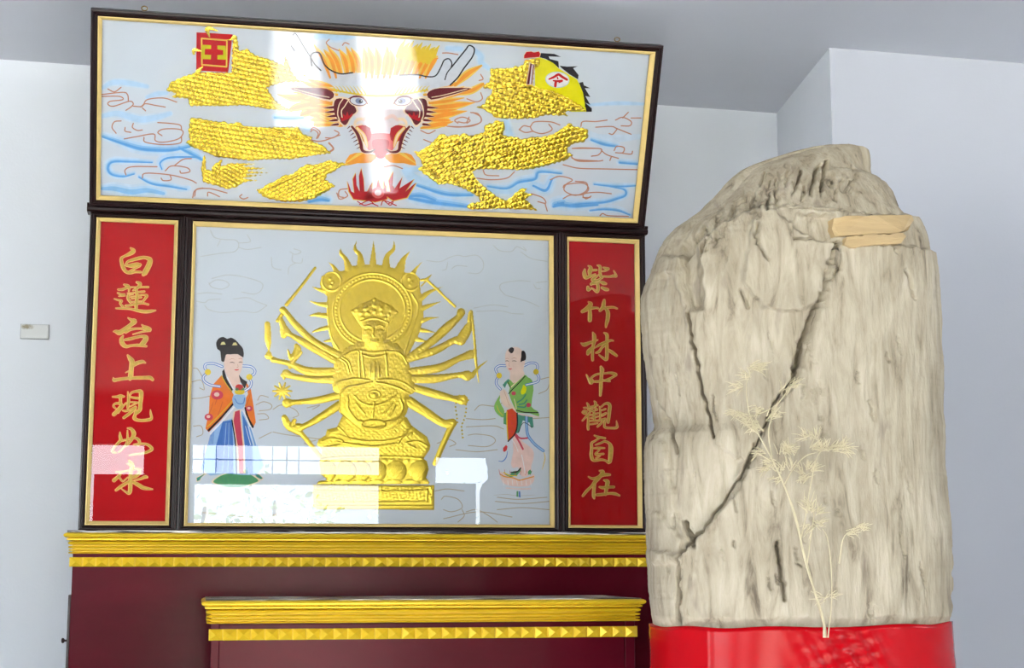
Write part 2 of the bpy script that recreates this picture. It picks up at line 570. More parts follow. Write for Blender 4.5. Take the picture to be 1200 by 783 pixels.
def stud_mesh(w, h, d):
    """four-sided pointed stud, base w x h, apex d out towards -Y, with a low plinth"""
    a, b = w / 2, h / 2
    vs = [(-a, 0, -b), (a, 0, -b), (a, 0, b), (-a, 0, b), (-a * .94, -.0025, -b), (a * .94, -.0025, -b), (a * .94, -.0025, b), (-a * .94, -.0025, b), (0.0, -d, 0.0)]
    fs = [(0, 1, 5, 4), (1, 2, 6, 5), (2, 3, 7, 6), (3, 0, 4, 7), (4, 5, 8), (5, 6, 8), (6, 7, 8), (7, 4, 8)]
    me = bpy.data.meshes.new('stud')
    me.from_pydata(vs, [], fs)
    me.materials.append(m_gold_trim)
    return me

def stud_band(parent, x0, x1, y, z0, z1, pitch):
    bar = MB().box(x0, x1, y - .002, y + .012, z0, z1).build('stud_band', m_gold_trim, parent, origin=((x0 + x1) / 2, y, (z0 + z1) / 2))
    me = stud_mesh(pitch * .97, (z1 - z0) * .98, 0.0105)
    cnt = int((x1 - x0) / pitch)
    pitch = (x1 - x0) / cnt
    base = wloc(bar)
    for i in range(cnt):
        s = bpy.data.objects.new('stud', me)
        COL.objects.link(s)
        s.parent = bar
        s.location = Vector((x0 + (i + .5) * pitch, y - .002, (z0 + z1) / 2 + random.uniform(-.0004, .0004))) - base
        s.rotation_euler = (0, random.uniform(-.03, .03), random.uniform(-.06, .06))
    return bar

AX0, AX1, AY, AB = -.2535, .9935, 3.395, 3.87
altar = empty('altar_cabinet', ((AX0 + AX1) / 2, 3.6, 0), 'tall wine-red altar cabinet under the pictures with gold moulding and studs', 'altar')
body = MB().box(AX0, AX1, AY, AB, 0, 1.2676).build('cabinet_body', m_lac, altar)
MB().box(AX0 - .012, AX1 + .012, AY - .012, AB, 1.2676, 1.2722).build('top_board', m_worn, altar)
sweep_u('cornice', AX0, AX1, AY, AB, cornice_profile(1.2676), m_gold_trim, altar)
stud_band(altar, -.2595, .9995, AY - .002, 1.1980, 1.2170, .0257)
door = MB().box(AX0 - .006, AX0 - .0005, AY + .004, AB - .04, .25, 1.1405, 0.001).build('side_door', m_lac_dk, altar)
kb = MB().tube([(-.2597, 3.43, 1.047), (-.2655, 3.43, 1.047), (-.2668, 3.43, 1.047), (-.2688, 3.43, 1.047), (-.2712, 3.43, 1.047), (-.2722, 3.43, 1.047)],
               [.0022, .0022, .0045, .0056, .0050, .0025], 14)
kb.build('knob', m_lac_dk, door, smooth=True)

TX0, TX1, TY, TZ = .0276, .8515, 3.068, 1.1352
table = empty('altar_table', ((TX0 + TX1) / 2, 3.22, 0), 'lower wine-red offering table standing before the altar cabinet', 'table')
MB().box(TX0 + .002, TX1 - .002, TY + .004, 3.376, 0, TZ - .002).build('table_body', m_lac, table)
MB().box(TX0 - .011, TX1 + .011, TY - .011, 3.376, TZ - .0006, TZ + .0012).build('table_top', m_worn, table)
sweep_u('cornice', TX0, TX1, TY, 3.376, cornice_profile(TZ), m_gold_trim, table)
stud_band(table, TX0 - .004, TX1 + .004, TY - .002, 1.0610, 1.0815, .0257)
for x0, x1 in ((TX0, .0432), (.8310, TX1)):
    MB().box(x0, x1, TY, TY + .03, 0, TZ - .003, .0015).build('stile', m_lac, table)
MB().box(.0437, .8305, TY + .0015, TY + .02, 0, 1.090, .001).build('front_panel', m_lac, table)

# ================================================================== picture frames
m_frame = mat('dark_mahogany_frame', (30, 12, 13), 0.3, var=0.15, scale=20, spec=0.3)
m_slip = mat('pale_gold_slip', (208, 180, 112), 0.4, metal=0.1, var=0.06, scale=40)
m_paper = mat('picture_paper', (203, 208, 217), 0.7, var=0.015, scale=14, spec=0.12)
m_red = mat('red_silk_paper', (182, 3, 18), 0.6, var=0.06, scale=18, spec=0.1)
m_back = mat('backing_board', (120, 96, 70), 0.8)

PF = 3.45                                     # front of the standing pictures' paper
ZB = 1.2722
PLOW = Plane((0, PF, ZB), 0.0)
KU = 3.405 / 3.44                              # hangs a little in front of the row below
PUP = Plane((-.2508 * KU, 3.4400 * KU, 1.2 + .7737 * KU), 24.5)
FRAME_PROF = [(0, -.012), (0, .016), (.06, .0185), (.30, .0190), (.38, .0158), (.46, .0158), (.54, .0175), (.66, .0168), (.74, .0135), (1, .0105)]

def lerp_rect(A, B, t): return [a + (b - a) * t for a, b in zip(A, B)]

def frame_sides(plane, outer, goldr, sight, parent):
    def corner(r, h):
        u0, u1, v0, v1 = r
        return [plane.l(u0, v0, h), plane.l(u1, v0, h), plane.l(u1, v1, h), plane.l(u0, v1, h)]
    rings = [corner(lerp_rect(outer, goldr, t), h) for t, h in FRAME_PROF]
    for s in range(4):
        vs, fs = [], []
        for rg in rings:
            vs += [rg[s], rg[(s + 1) % 4]]
        k = len(rings)
        for i in range(k - 1):
            fs.append((2 * i, 2 * i + 1, 2 * i + 3, 2 * i + 2))
        mesh_obj('frame_rail', vs, fs, m_frame, parent)
    rings = [corner(lerp_rect(goldr, sight, t), h) for t, h in ((0, .0105), (0, .0125), (.25, .0128), (.8, .0085), (1, .0062), (1, .001))]
    for s in range(4):
        vs, fs = [], []
        for rg in rings:
            vs += [rg[s], rg[(s + 1) % 4]]
        for i in range(len(rings) - 1):
            fs.append((2 * i, 2 * i + 1, 2 * i + 3, 2 * i + 2))
        mesh_obj('gold_slip', vs, fs, m_slip, parent)

def sheet(name, plane, r, h, m, parent, th=0.0):
    u0, u1, v0, v1 = r
    q = [plane.l(u0, v0, h), plane.l(u1, v0, h), plane.l(u1, v1, h), plane.l(u0, v1, h)]
    fs = [(0, 1, 2, 3)]
    if th:
        q += [plane.l(u0, v0, h - th), plane.l(u1, v0, h - th), plane.l(u1, v1, h - th), plane.l(u0, v1, h - th)]
        fs += [(7, 6, 5, 4), (0, 4, 5, 1), (1, 5, 6, 2), (2, 6, 7, 3), (3, 7, 4, 0)]
    return mesh_obj(name, q, fs, m, parent)

def picture(name, plane, outer, goldr, sight, paper, label, pane_mat=None):
    base = plane.l((outer[0] + outer[1]) / 2, outer[2], 0)
    r = empty(name, base, label, 'picture')
    frame_sides(plane, outer, goldr, sight, r)
    sheet('backing', plane, [outer[0] + .001, outer[1] - .001, outer[2] + .001, outer[3] - .001], -.004, m_back, r, .007)
    sheet('picture_ground', plane, goldr, 0.0, paper, r)
    sheet('glass_pane', plane, [goldr[0] + .001, goldr[1] - .001, goldr[2] + .001, goldr[3] - .001], .0055, glass_mat(), r)
    return r

T = .6795
pic_left = picture('couplet_picture', PLOW, [-.2480, -.0472, 0, T], [-.2350, -.0630, .0118, .6706], [-.2262, -.0710, .0208, .6630], m_red,
                   'framed red couplet with seven gold characters left of the deity picture')
pic_mid = picture('deity_picture', PLOW, [-.0468, .7888, 0, T], [-.0315, .7730, .0110, .6706], [-.0243, .7640, .0178, .6610], m_paper,
                  'large framed picture of a many-armed golden deity between two red couplets')
pic_right = picture('couplet_picture', PLOW, [.7892, .9875, 0, T], [.8050, .9750, .0106, .6700], [.8108, .9655, .0172, .6612], m_red,
                    'framed red couplet with seven gold characters beside the driftwood')
pic_up = picture('dragon_picture', PUP, *[[q * KU for q in r_] for r_ in ([0, 1.2350, 0, .4150], [.0143, 1.2190, .0102, .4000], [.0226, 1.2085, .0188, .3925])], m_paper,
                 'wide framed dragon picture leaning forward above the other pictures')
# moulded rail that closes the row of standing pictures
rail = MB()
x0, x1 = -.2548, .9908
prof = [(0.0, 3.462), (-.0, 3.424), (.003, 3.420), (.008, 3.4185), (.010, 3.421), (.012, 3.421), (.0145, 3.4185), (.018, 3.420), (.0195, 3.425), (.0195, 3.462)]
zb = ZB + .6800
vs = [(x, y, zb + z) for x in (x0, x1) for z, y in prof]
k = len(prof)
rail.add(vs, [(i, i + 1, k + i + 1, k + i) for i in range(k - 1)] + [tuple(range(k - 1, -1, -1)), tuple(range(k, 2 * k)), (k - 1, 0, k, 2 * k - 1)])
o = rail.build('picture_rail', m_frame, origin=((x0 + x1) / 2, 3.44, zb))
tag(o, 'narrow dark moulded wooden rail between the dragon picture and the row below', 'rail')
# hanging eyes on the top edge of the dragon picture
m_brass = mat('brass_eye', (150, 120, 60), 0.35, metal=0.9)
for px, u in ((165, .108), (722, 1.132)):
    e = MB()
    c = PUP.l(u * KU, .417 * KU, -.002)
    ring = [c + PUP.X * .006 * math.cos(a) + PUP.V * (.0035 + .0045 * math.sin(a)) for a in [2 * math.pi * i / 12 for i in range(13)]]
    e.tube(ring, .0011, 6, cap=False)
    e.build('hanging_eye', m_brass, pic_up, smooth=True)

# trees outside the street front, seen mirrored in the picture glass
m_leaf = mat('tree_leaf', (196, 212, 160), 0.6, var=0.3, scale=3)
m_bark = mat('tree_bark', (96, 84, 70), 0.9, var=0.2, scale=10)
def tree(x, y, h, label, seed):
    r = np.random.default_rng(seed)
    root = empty('garden_tree', (x, y, -.06), label, 'tree', 'trees outside the street front')
    MB().tube([(x, y, -.06), (x + .05, y, h * .3), (x - .03, y + .05, h * .6), (x, y, h * .9)], [.09, .07, .05, .02], 8).build('trunk', m_bark, root)
    n_ = 420
    c = r.normal(size=(n_, 3)) * np.array([h * .22, h * .22, h * .2]) + np.array([x, y, h * .62])
    a = r.normal(size=(n_, 3)); a /= np.linalg.norm(a, axis=1, keepdims=True)
    b_ = np.cross(a, r.normal(size=(n_, 3))); b_ /= np.linalg.norm(b_, axis=1, keepdims=True)
    s = r.uniform(.05, .10, (n_, 1)) * h / 3
    vs = np.stack([c - a * s, c + b_ * s * .5, c + a * s, c - b_ * s * .5], 1).reshape(-1, 3)
    o = mesh_obj('foliage', vs, [(4 * i, 4 * i + 1, 4 * i + 2, 4 * i + 3) for i in range(n_)], m_leaf, root)
    o['kind'] = 'stuff'
tree(.05, -8.6, 1.95, 'leafy garden tree opposite the shop door', 31)
tree(3.1, -8.9, 2.0, 'small leafy garden tree opposite the narrow side light', 32)
tree(.9, -12.6, 2.2, 'farther leafy garden tree beyond the shop door', 33)

# ================================================================== gold brush characters on the red couplets
m_ch_edge = mat('character_gold_edge', (232, 184, 104), 0.4, metal=0.12, var=0.08, scale=120)
m_ch_fill = mat('character_gold_fill', (198, 168, 62), 0.4, metal=0.2, var=0.12, scale=160)
GLYPHS_L = [
 (130, 285, [[(400,100,30),(460,160,85),(370,225,70),(280,265,45),(215,310,58),(218,390,66),(250,500,72),(305,580,64),(390,606,55),(490,588,45),(610,590,40)],
             [(300,450,34),(340,380,46),(450,340,58),(600,302,62),(700,296,58),(795,335,90),(785,420,105),(745,510,105),(690,605,105),(665,638,70)],
             [(320,462,36),(420,458,80),(530,440,85),(595,440,60)], [(590,470,34),(520,500,40),(440,548,46),(365,590,44)]]),
 (130, 325, [[(150,250,38),(230,250,50),(330,215,46),(450,202,24),(560,205,36),(650,200,34),(760,200,38)], [(270,150,36),(345,180,64),(370,230,48),(365,288,24)],
             [(525,100,38),(588,132,76),(575,180,64),(520,230,46),(450,268,28)], [(340,325,24),(450,320,28),(570,300,36),(680,290,38)],
             [(520,250,46),(530,400,60),(515,560,66),(515,640,58)], [(350,370,46),(352,440,56),(400,510,46)], [(350,365,26),(450,345,26)],
             [(560,370,34),(650,360,32),(730,375,56),(700,430,48),(640,510,38)], [(400,402,24),(500,382,24)], [(420,438,22),(620,410,34)], [(430,500,26),(650,482,26)],
             [(300,580,38),(400,570,42),(520,540,46),(650,530,38),(760,555,38)], [(140,320,32),(210,350,46),(285,362,50),(160,388,18)],
             [(70,440,22),(150,465,36),(222,482,42),(190,530,42),(240,600,46)], [(105,632,28),(250,635,42),(400,645,42),(550,680,56),(700,700,66),(820,690,56),(910,676,24)]]),
 (130, 370, [[(350,45,22),(420,90,62),(478,118,100),(400,190,76),(280,280,86),(180,345,100),(95,322,62),(50,325,18)],
             [(300,330,66),(400,282,52),(520,265,38),(640,265,42),(720,262,100),(785,282,86)], [(630,185,20),(680,228,60),(730,250,80)], [(795,305,44),(650,327,32),(450,380,22)],
             [(250,408,24),(215,480,76),(235,570,92),(310,628,66),(420,610,46),(560,604,54),(720,622,42)],
             [(290,490,46),(400,470,56),(520,440,52),(640,422,56),(718,452,92),(680,530,100),(630,580,84)]]),
 (130, 410, [[(345,115,38),(390,180,86),(430,240,100),(420,350,94),(410,450,94),(400,560,100),(390,600,56)], [(450,312,84),(530,272,76),(640,242,66),(700,265,30)],
             [(300,465,14),(370,430,28)], [(50,570,20),(62,618,66),(120,610,66),(250,590,56),(400,576,56),(560,572,66),(700,570,66),(800,572,74),(850,610,56)]]),
 (130, 453, [[(35,210,28),(120,210,46),(200,200,74),(270,205,28)], [(190,210,56),(195,290,56),(190,350,64)], [(95,445,30),(55,410,38),(60,370,36),(110,345,40),(190,350,54),(210,400,74),(130,500,74),(62,568,76)],
             [(150,540,26),(230,430,34),(310,340,30),(380,320,18)], [(345,110,22),(355,200,46),(360,300,54),(345,420,46),(350,462,28)],
             [(390,172,32),(430,122,42),(540,96,52),(610,112,84),(615,220,80),(600,350,70),(590,470,74),(530,540,56)], [(400,215,34),(470,230,40),(550,238,46)],
             [(380,320,30),(450,320,28),(540,330,36)], [(540,335,26),(460,372,26),(380,412,22)], [(245,490,28),(300,500,40),(400,470,40),(500,422,54)],
             [(500,430,54),(440,500,56),(340,580,56),(262,638,48)], [(510,500,56),(490,580,56),(482,650,74),(560,688,52),(700,690,52),(800,670,56),(830,638,46),(815,560,40),(805,478,14)]]),
 (125, 497, [[(270,165,14),(275,250,56),(285,330,66),(230,390,48),(150,480,48),(118,560,56),(190,585,36)], [(425,130,18),(425,220,32),(425,300,38),(400,400,38),(330,500,38),(250,572,36)],
             [(290,340,46),(400,322,38),(520,285,42),(620,298,52),(670,370,56),(645,435,46)], [(430,85,28),(500,102,56),(550,180,84),(540,250,76),(480,360,46),(400,450,38)],
             [(560,420,36),(700,402,36),(820,416,46),(900,470,56),(918,520,56),(830,570,50),(700,605,42),(560,620,36),(460,640,26)]]),
 (125, 540, [[(410,60,20),(490,92,64),(535,115,84),(500,170,74),(490,300,74),(482,420,84),(480,560,76),(470,636,74),(435,665,44),(300,572,18)],
             [(190,225,28),(300,225,38),(450,200,42),(600,165,46),(700,176,36)], [(290,240,54),(250,310,56),(150,400,74)], [(250,330,36),(310,410,36),(345,415,26),(430,342,26)],
             [(640,212,32),(690,240,46),(600,310,74),(530,350,46)], [(560,402,22),(680,372,46),(780,332,64),(820,336,46)],
             [(480,412,56),(380,470,60),(270,540,60),(192,600,46)], [(530,432,56),(640,490,74),(740,550,74),(850,572,54),(930,582,26)]])]
GLYPHS_R = [
 (675, 305, [[(180,190,38),(170,260,74),(192,348,74),(260,340,54),(390,290,36)], [(250,115,24),(300,150,64),(282,230,84),(280,300,46)], [(310,205,46),(420,200,36)],
             [(440,105,28),(490,130,54),(490,230,54),(500,310,62),(530,350,54)], [(560,150,26),(620,170,52),(670,176,36),(600,215,32),(530,225,26)],
             [(560,330,36),(680,335,36),(760,322,52),(825,328,36),(800,270,36),(770,215,18)], [(460,300,26),(380,360,52),(330,400,52),(420,420,52),(510,372,36)],
             [(380,430,54),(310,490,54)], [(310,482,44),(420,470,46),(500,442,36)], [(440,480,54),(450,560,64),(430,645,54),(340,580,26)], [(240,550,54),(250,608,54),(320,570,26)],
             [(500,440,38),(560,466,74),(608,480,46)], [(530,560,46),(600,590,68),(645,600,56)]]),
 (675, 345, [[(255,155,28),(300,200,82),(230,290,92),(130,350,64)], [(240,282,62),(330,280,54),(400,276,38),(450,282,36)], [(280,300,56),(285,420,78),(282,528,74)],
             [(575,118,48),(565,190,74),(550,260,74),(490,330,54)], [(560,282,46),(650,270,46),(760,265,42),(840,290,28)], [(610,290,54),(650,370,74),(645,500,74),(620,600,56),(610,668,32)]]),
 (675, 385, [[(100,300,18),(170,330,74),(280,290,54),(370,262,46),(440,236,22)], [(345,85,28),(370,150,74),(370,260,72),(345,380,54),(335,520,54),(340,645,46)], [(350,370,46),(262,468,84),(240,518,56)],
             [(375,400,18),(470,340,46),(580,290,54),(700,246,42),(760,250,22)], [(575,90,28),(630,132,62),(630,250,54),(630,400,64),(630,540,64),(610,636,54),(470,540,26)],
             [(600,330,54),(530,390,46),(470,470,54),(410,496,36)], [(650,430,38),(740,490,62),(828,555,46)]]),
 (675, 425, [[(215,250,22),(260,340,46),(308,408,74),(330,360,46),(312,312,36),(420,240,38),(550,225,32),(680,210,38),(760,222,54),(818,246,46),(760,290,38),(640,350,46),(560,372,26)],
             [(340,386,36),(450,386,46),(560,366,42),(690,380,32)], [(510,92,48),(530,150,84),(520,250,64),(510,380,64),(505,520,64),(495,668,42)]]),
 (675, 467, [[(225,95,26),(250,140,44),(270,200,36)], [(160,190,26),(250,190,34),(350,162,34),(440,140,34)], [(375,60,26),(400,100,52),(370,170,34),(300,222,34)],
             [(130,280,26),(165,250,32),(212,270,42),(180,310,42),(130,288,26)], [(250,230,34),(330,250,44),(380,300,26)], [(400,200,44),(430,232,34),(380,242,26)],
             [(130,455,26),(200,380,40),(250,330,44),(290,270,34)], [(245,350,40),(250,450,46),(245,560,50),(250,628,46)], [(290,340,26),(360,326,34),(450,300,30)],
             [(300,400,26),(370,390,34),(450,366,26)], [(280,460,30),(360,450,34),(470,456,34)], [(270,530,26),(350,520,30),(440,506,26)], [(370,250,34),(365,350,40),(375,450,44)],
             [(480,170,26),(495,260,36),(490,380,36),(490,450,30)], [(520,170,32),(580,116,36),(650,102,54),(690,150,62),(680,260,66),(670,380,58),(655,488,48)],
             [(530,240,30),(600,216,34)], [(530,332,30),(610,300,34)], [(530,360,26),(600,322,26)], [(440,450,26),(500,440,34),(600,416,40)], [(560,432,40),(510,510,40),(440,575,36)],
             [(600,440,40),(580,530,44),(595,590,46),(700,605,40),(828,595,50),(835,530,36),(825,458,14)]]),
 (675, 505, [[(375,95,24),(450,125,40),(590,150,40)], [(470,150,36),(390,205,36),(320,250,46),(320,350,54),(310,480,64),(330,570,64),(380,608,46),(500,590,46),(590,602,36),(668,652,46)],
             [(400,285,26),(500,250,36),(590,216,40),(680,260,54),(710,350,90),(705,500,90),(690,625,74)], [(365,355,26),(450,350,44),(580,350,26)], [(480,382,26),(400,480,46),(560,470,36)], [(490,512,26),(410,560,36)]]),
 (675, 545, [[(255,240,24),(340,280,46),(450,250,54),(550,202,72),(690,200,40)], [(480,120,28),(548,142,72),(500,220,72),(400,330,74),(320,430,50),(210,540,54),(142,628,46)],
             [(380,380,54),(365,500,64),(360,630,62),(370,680,36)], [(480,450,32),(550,465,54),(680,450,50),(770,450,46)], [(570,310,28),(640,340,82),(630,430,74),(610,540,64),(600,600,54)],
             [(430,610,54),(540,600,54),(680,580,46),(800,590,54),(885,625,32)]])]

for root, glyphs in ((pic_left, GLYPHS_L), (pic_right, GLYPHS_R)):
    for ox, oy, strokes in glyphs:
        a = Art(PLOW)
        for s in strokes:
            a.stroke(tr(ox, oy, 17.4, s), m_ch_edge, 0.00030, grow=0.32, raise_=0.0005)
        for s in strokes:
            a.stroke(tr(ox, oy, 17.4, s), m_ch_fill, 0.00075, grow=-0.55, raise_=0.0006)
        a.build('gold_character', root)

# ================================================================== paints
def paint(name, r, g, b, rough=0.6): return mat('paint_' + name, (r, g, b), rough, var=0.07, scale=60, spec=0.12)
BRN = paint('cloud_brown', 186, 128, 106); FAINT = paint('cloud_faint', 191, 192, 194); FAINT2 = paint('cloud_tan', 178, 164, 146)
BLU = paint('cloud_blue', 96, 158, 216); LBL = paint('cloud_pale_blue', 178, 205, 229); PBL = paint('cloud_haze_blue', 196, 209, 224); MBL = paint('cloud_mid_blue', 138, 184, 224); RED = paint('seal_red', 186, 14, 26)
YEL = paint('flag_yellow', 222, 214, 8); YGR = paint('seal_gold', 196, 190, 20); BLK = paint('ink_black', 32, 28, 34); WHT = paint('white', 228, 228, 232)
ORG = paint('mane_orange', 226, 148, 48); OYL = paint('mane_yellow', 226, 190, 84); DRD = paint('dragon_maroon', 98, 16, 28); CRM = paint('outline_cream', 232, 208, 176)
LIL = paint('antler_grey', 200, 204, 214); PNK = paint('snout_pink', 220, 210, 214); FLR = paint('flame_red', 176, 26, 34); FLP = paint('flame_pink', 214, 96, 96)
EYE = paint('eye_blue', 120, 130, 166); SKN = paint('skin', 226, 200, 190); GRN = paint('robe_green', 128, 176, 92); DGR = paint('leaf_green', 84, 150, 104)
TEA = paint('robe_teal', 70, 138, 120); ROB = paint('robe_orange', 222, 122, 52); ROS = paint('rose', 196, 70, 92); SKB = paint('skirt_blue', 74, 118, 186); SKL = paint('skirt_pale_blue', 150, 184, 220)
RBL = paint('ribbon_blue', 90, 128, 196); ORD = paint('apron_red', 206, 70, 40); LIP = paint('lip_red', 206, 60, 62); GLD = paint('painted_gold', 214, 186, 52); LPK = paint('petal_pink', 226, 196, 190)

m_foil = mat('embossed_gold_foil', (208, 180, 58), 0.28, metal=0.65, var=0.05, scale=50)
m_foil2 = mat('scaled_gold_foil', (226, 196, 66), 0.2, metal=1.0, var=0.06, scale=50)

# ================================================================== dragon picture
Z8 = lambda *p: tr(115, 90, 5.217, p)
Z5 = lambda *p: tr(210, 130, 5.714, p)
Z6 = lambda *p: tr(480, 130, 5.4545, p)
ZR = lambda *p: tr(650, 130, 6.027, p)
ZH = lambda *p: tr(310, 25, 7.117, p)
ZM = lambda *p: tr(350, 110, 5.594, p)
ZA = lambda *p: tr(440, 30, 5.594, p)
ZF = lambda *p: tr(605, 50, 8.7, p)
ZG = lambda *p: tr(555, 60, 8.276, p)
ZT = lambda *p: tr(100, 0, 3.011, p)

washes = [(Z8((25,70),(90,35),(200,40),(300,60)), 4, 0), (Z8((300,125),(360,105),(420,100)), 3.5, 0), (Z8((25,240),(120,225),(250,260),(350,250),(440,225)), 5, 0),
          (Z8((30,360),(150,400),(250,430),(350,440),(450,440),(560,420)), 7, 1), (Z8((330,520),(200,515),(90,515),(60,550),(80,590),(150,605),(220,590)), 4.5, 1),
          (Z8((390,560),(380,520),(430,490),(550,485),(626,490)), 5, 1), (Z8((250,610),(330,650),(430,665),(540,685)), 4, 1), (Z8((25,680),(100,680),(200,700),(300,690),(400,710)), 6.5, 1),
          (Z5((640,40),(740,45),(830,40)), 5, 1), (Z5((0,240),(100,290),(150,320)), 6, 1), (Z5((870,600),(940,585),(1000,592)), 7, 1), (Z5((0,520),(60,518)), 4, 0),
          (Z6((610,60),(640,150)), 6, 0), (Z6((500,478),(620,490),(700,450),(800,430),(830,385),(970,395)), 5, 1), (Z6((790,470),(870,500),(910,430)), 7, 1),
          (Z6((920,604),(970,592),(1060,600),(1200,592)), 7, 1), (Z6((0,548),(150,575),(360,602)), 8, 1), (Z6((50,470),(230,525),(400,532)), 6, 1), (Z6((0,380),(60,372)), 5, 0), (Z6((520,505),(650,500),(800,480)), 7, 0),
          (ZR((250,160),(310,190),(440,195),(600,180)), 4, 0), (ZR((260,200),(350,230),(440,245)), 5, 1), (ZR((460,360),(580,370)), 4.5, 1), (ZR((280,515),(440,530),(570,525)), 3.5, 1),
          (ZR((390,530),(490,550),(500,590),(440,615),(350,640),(200,650),(60,660),(20,640)), 4.2, 1), (ZR((0,655),(60,640)), 8, 1), (ZR((250,700),(350,690),(450,700),(530,730)), 4, 1),
          (ZA((470,150),(560,152)), 4, 0), (ZA((650,160),(690,200),(690,240),(740,280)), 4.5, 0), (ZH((430,130),(500,110),(600,130),(740,115)), 6, 0), ([(690,123),(725,121),(756,122)], 2.5, 0), (ZM((0,160),(60,220)), 8, 0),
          (ZM((700,500),(760,560),(895,600)), 8, 0), (ZM((710,665),(800,660),(895,690)), 7, 1)]
for pts, w, deep in washes:
    wsh = Art(PUP)
    wsh.k = random.randrange(17)
    m_ = len(pts)
    def tap(f, lo): return [(p[0], p[1] , max(lo, f * w * (.45 + .75 * math.sin(math.pi * (i + .6) / (m_ + .2))))) for i, p in enumerate(pts)]
    wsh.stroke(tap(2.0, 1.5), PBL, 0.00003)
    wsh.stroke(tap(1.25, 1.0), LBL, 0.00008)
    if deep:
        wsh.stroke([(x, y + .12 * w, q) for x, y, q in tap(.75, .8)], MBL, 0.00012)
        wsh.stroke([(x, y + .22 * w, q) for x, y, q in tap(.38, .5)], BLU, 0.00016)
    wsh.build('cloud_wash', pic_up)
browns = [Z8((60,75),(100,92),(140,65)), Z8((25,108),(150,95),(180,110),(185,150)), Z8((25,120),(130,120),(150,140),(75,150),(60,168),(95,180),(190,150),(215,165),(200,185),(170,205)), Z8((270,190),(290,208)),
          Z8((215,180),(270,180),(300,140),(400,130),(480,155)), Z8((260,185),(290,165),(350,175),(410,185)), Z8((140,270),(100,275),(85,310),(110,345)), Z8((165,310),(165,332),(200,340)), Z8((215,285),(210,310),(240,328),(270,325)),
          Z8((160,380),(240,365),(340,350),(350,390),(400,400),(490,380),(520,340),(490,320),(400,320),(365,340),(390,360)), Z8((365,280),(440,285),(500,295),(510,320)), Z8((280,370),(290,400),(400,415),(500,405),(510,370)),
          Z8((170,600),(165,570),(210,550),(360,550)), Z8((270,620),(290,590),(440,600),(560,630),(600,650)), Z8((440,600),(445,630),(400,635),(385,620)), Z8((470,540),(520,505),(570,500)),
          Z8((410,575),(450,545),(540,555),(560,580),(510,590),(500,575)), Z8((590,730),(600,690),(640,680)), Z5((90,580),(110,530),(200,520),(320,550)), Z5((190,570),(195,545),(240,560),(270,575)), Z5((420,560),(405,575),(430,590),(460,580)),
          Z5((880,140),(900,125),(930,150),(920,185)), Z5((980,180),(1030,180),(1070,150),(1040,130)), Z5((1000,215),(1030,250),(1010,270)), Z5((1130,520),(1075,530),(1070,570),(1100,580)),
          Z6((700,120),(730,95),(770,100),(800,70),(900,70),(960,90)), Z6((770,100),(790,130),(850,145),(910,120),(890,85)), Z6((705,122),(740,138),(790,130)), Z6((470,380),(490,410),(570,415)), Z6((430,430),(520,440),(620,430),(670,390)),
          Z6((260,100),(380,100),(455,70),(440,20),(390,10)), Z6((310,70),(360,75),(380,40)), Z6((1040,240),(1100,236),(1200,240)), Z6((1030,280),(1060,310),(1200,320)), Z6((900,440),(960,418),(1040,440),(1000,470),(990,510),(1060,540),(1130,510),(1130,460),(1060,450)),
          Z6((1110,550),(1130,562),(1160,545)), Z6((780,530),(850,555),(870,590),(820,580)), Z6((865,590),(880,640)),
          ZR((185,110),(200,75),(290,75),(370,65)), ZR((430,65),(480,45),(540,75),(530,105),(470,105)), ZR((290,115),(400,110),(440,125),(540,165)), ZR((440,130),(410,165),(385,160)), ZR((130,265),(240,265),(330,270),(310,310),(260,320)),
          ZR((330,280),(370,310),(450,335)), ZR((390,350),(400,325)), ZR((420,280),(440,250),(490,260),(480,295),(430,295)), ZR((480,300),(540,305),(550,285)), ZR((120,330),(170,355),(300,355),(340,350)), ZR((60,380),(170,405),(350,410),(585,415)),
          ZR((60,540),(80,520),(200,510),(240,550),(200,590),(110,595),(60,620)), ZR((200,610),(210,585),(300,575),(400,585)), ZR((200,612),(250,612)), ZR((320,740),(340,725),(380,740),(520,745)), ZR((480,50),(520,10)), ZR((540,50),(610,50)),
          ZH((540,150),(515,180),(550,215),(620,245)), ZH((650,200),(670,178),(705,190)), ZA((440,180),(480,180),(540,190)), ZA((690,320),(705,350),(680,360)), ZA((600,480),(660,500),(700,480),(690,440)), ZA((540,640),(520,620),(570,600),(620,620),(600,640)),
          ZA((470,660),(560,665),(680,640),(690,600),(640,570)), ZM((80,235),(100,220),(140,250),(125,290)), ZM((200,320),(230,360),(200,385)), ZM((70,300),(150,310),(270,270)), ZM((250,650),(270,690),(320,670),(305,640)), ZM((560,480),(620,470),(680,490)), ZM((800,240),(850,260),(895,240)), ZM((820,300),(870,320))]
for p in browns:
    cl = Art(PUP)
    cl.k = random.randrange(17)
    cl.stroke(p, BRN, 0.00020, w=1.4).build('cloud_outline', pic_up)

def scales(P, D, pitch=6.0, rot=0.3, amp=0.0011, jit=0.0):
    """overlapping round scales"""
    c, s = math.cos(rot), math.sin(rot)
    X = (P[:, 0] * c + P[:, 1] * s) / pitch
    Y = (-P[:, 0] * s + P[:, 1] * c) / (pitch * .82)
    r = np.floor(Y)
    fx = X - np.floor(X + .5 * (r % 2)) + .5 * (r % 2) - .5
    fy = Y - r - .5
    q = np.sqrt(fx ** 2 + fy ** 2)
    dome = np.clip(1 - (q / .52) ** 2, 0, 1)
    return amp * .9 * (np.sqrt(dome) - .35 * np.exp(-(q / .2) ** 2)) * np.clip(D / 1.5, 0, 1)

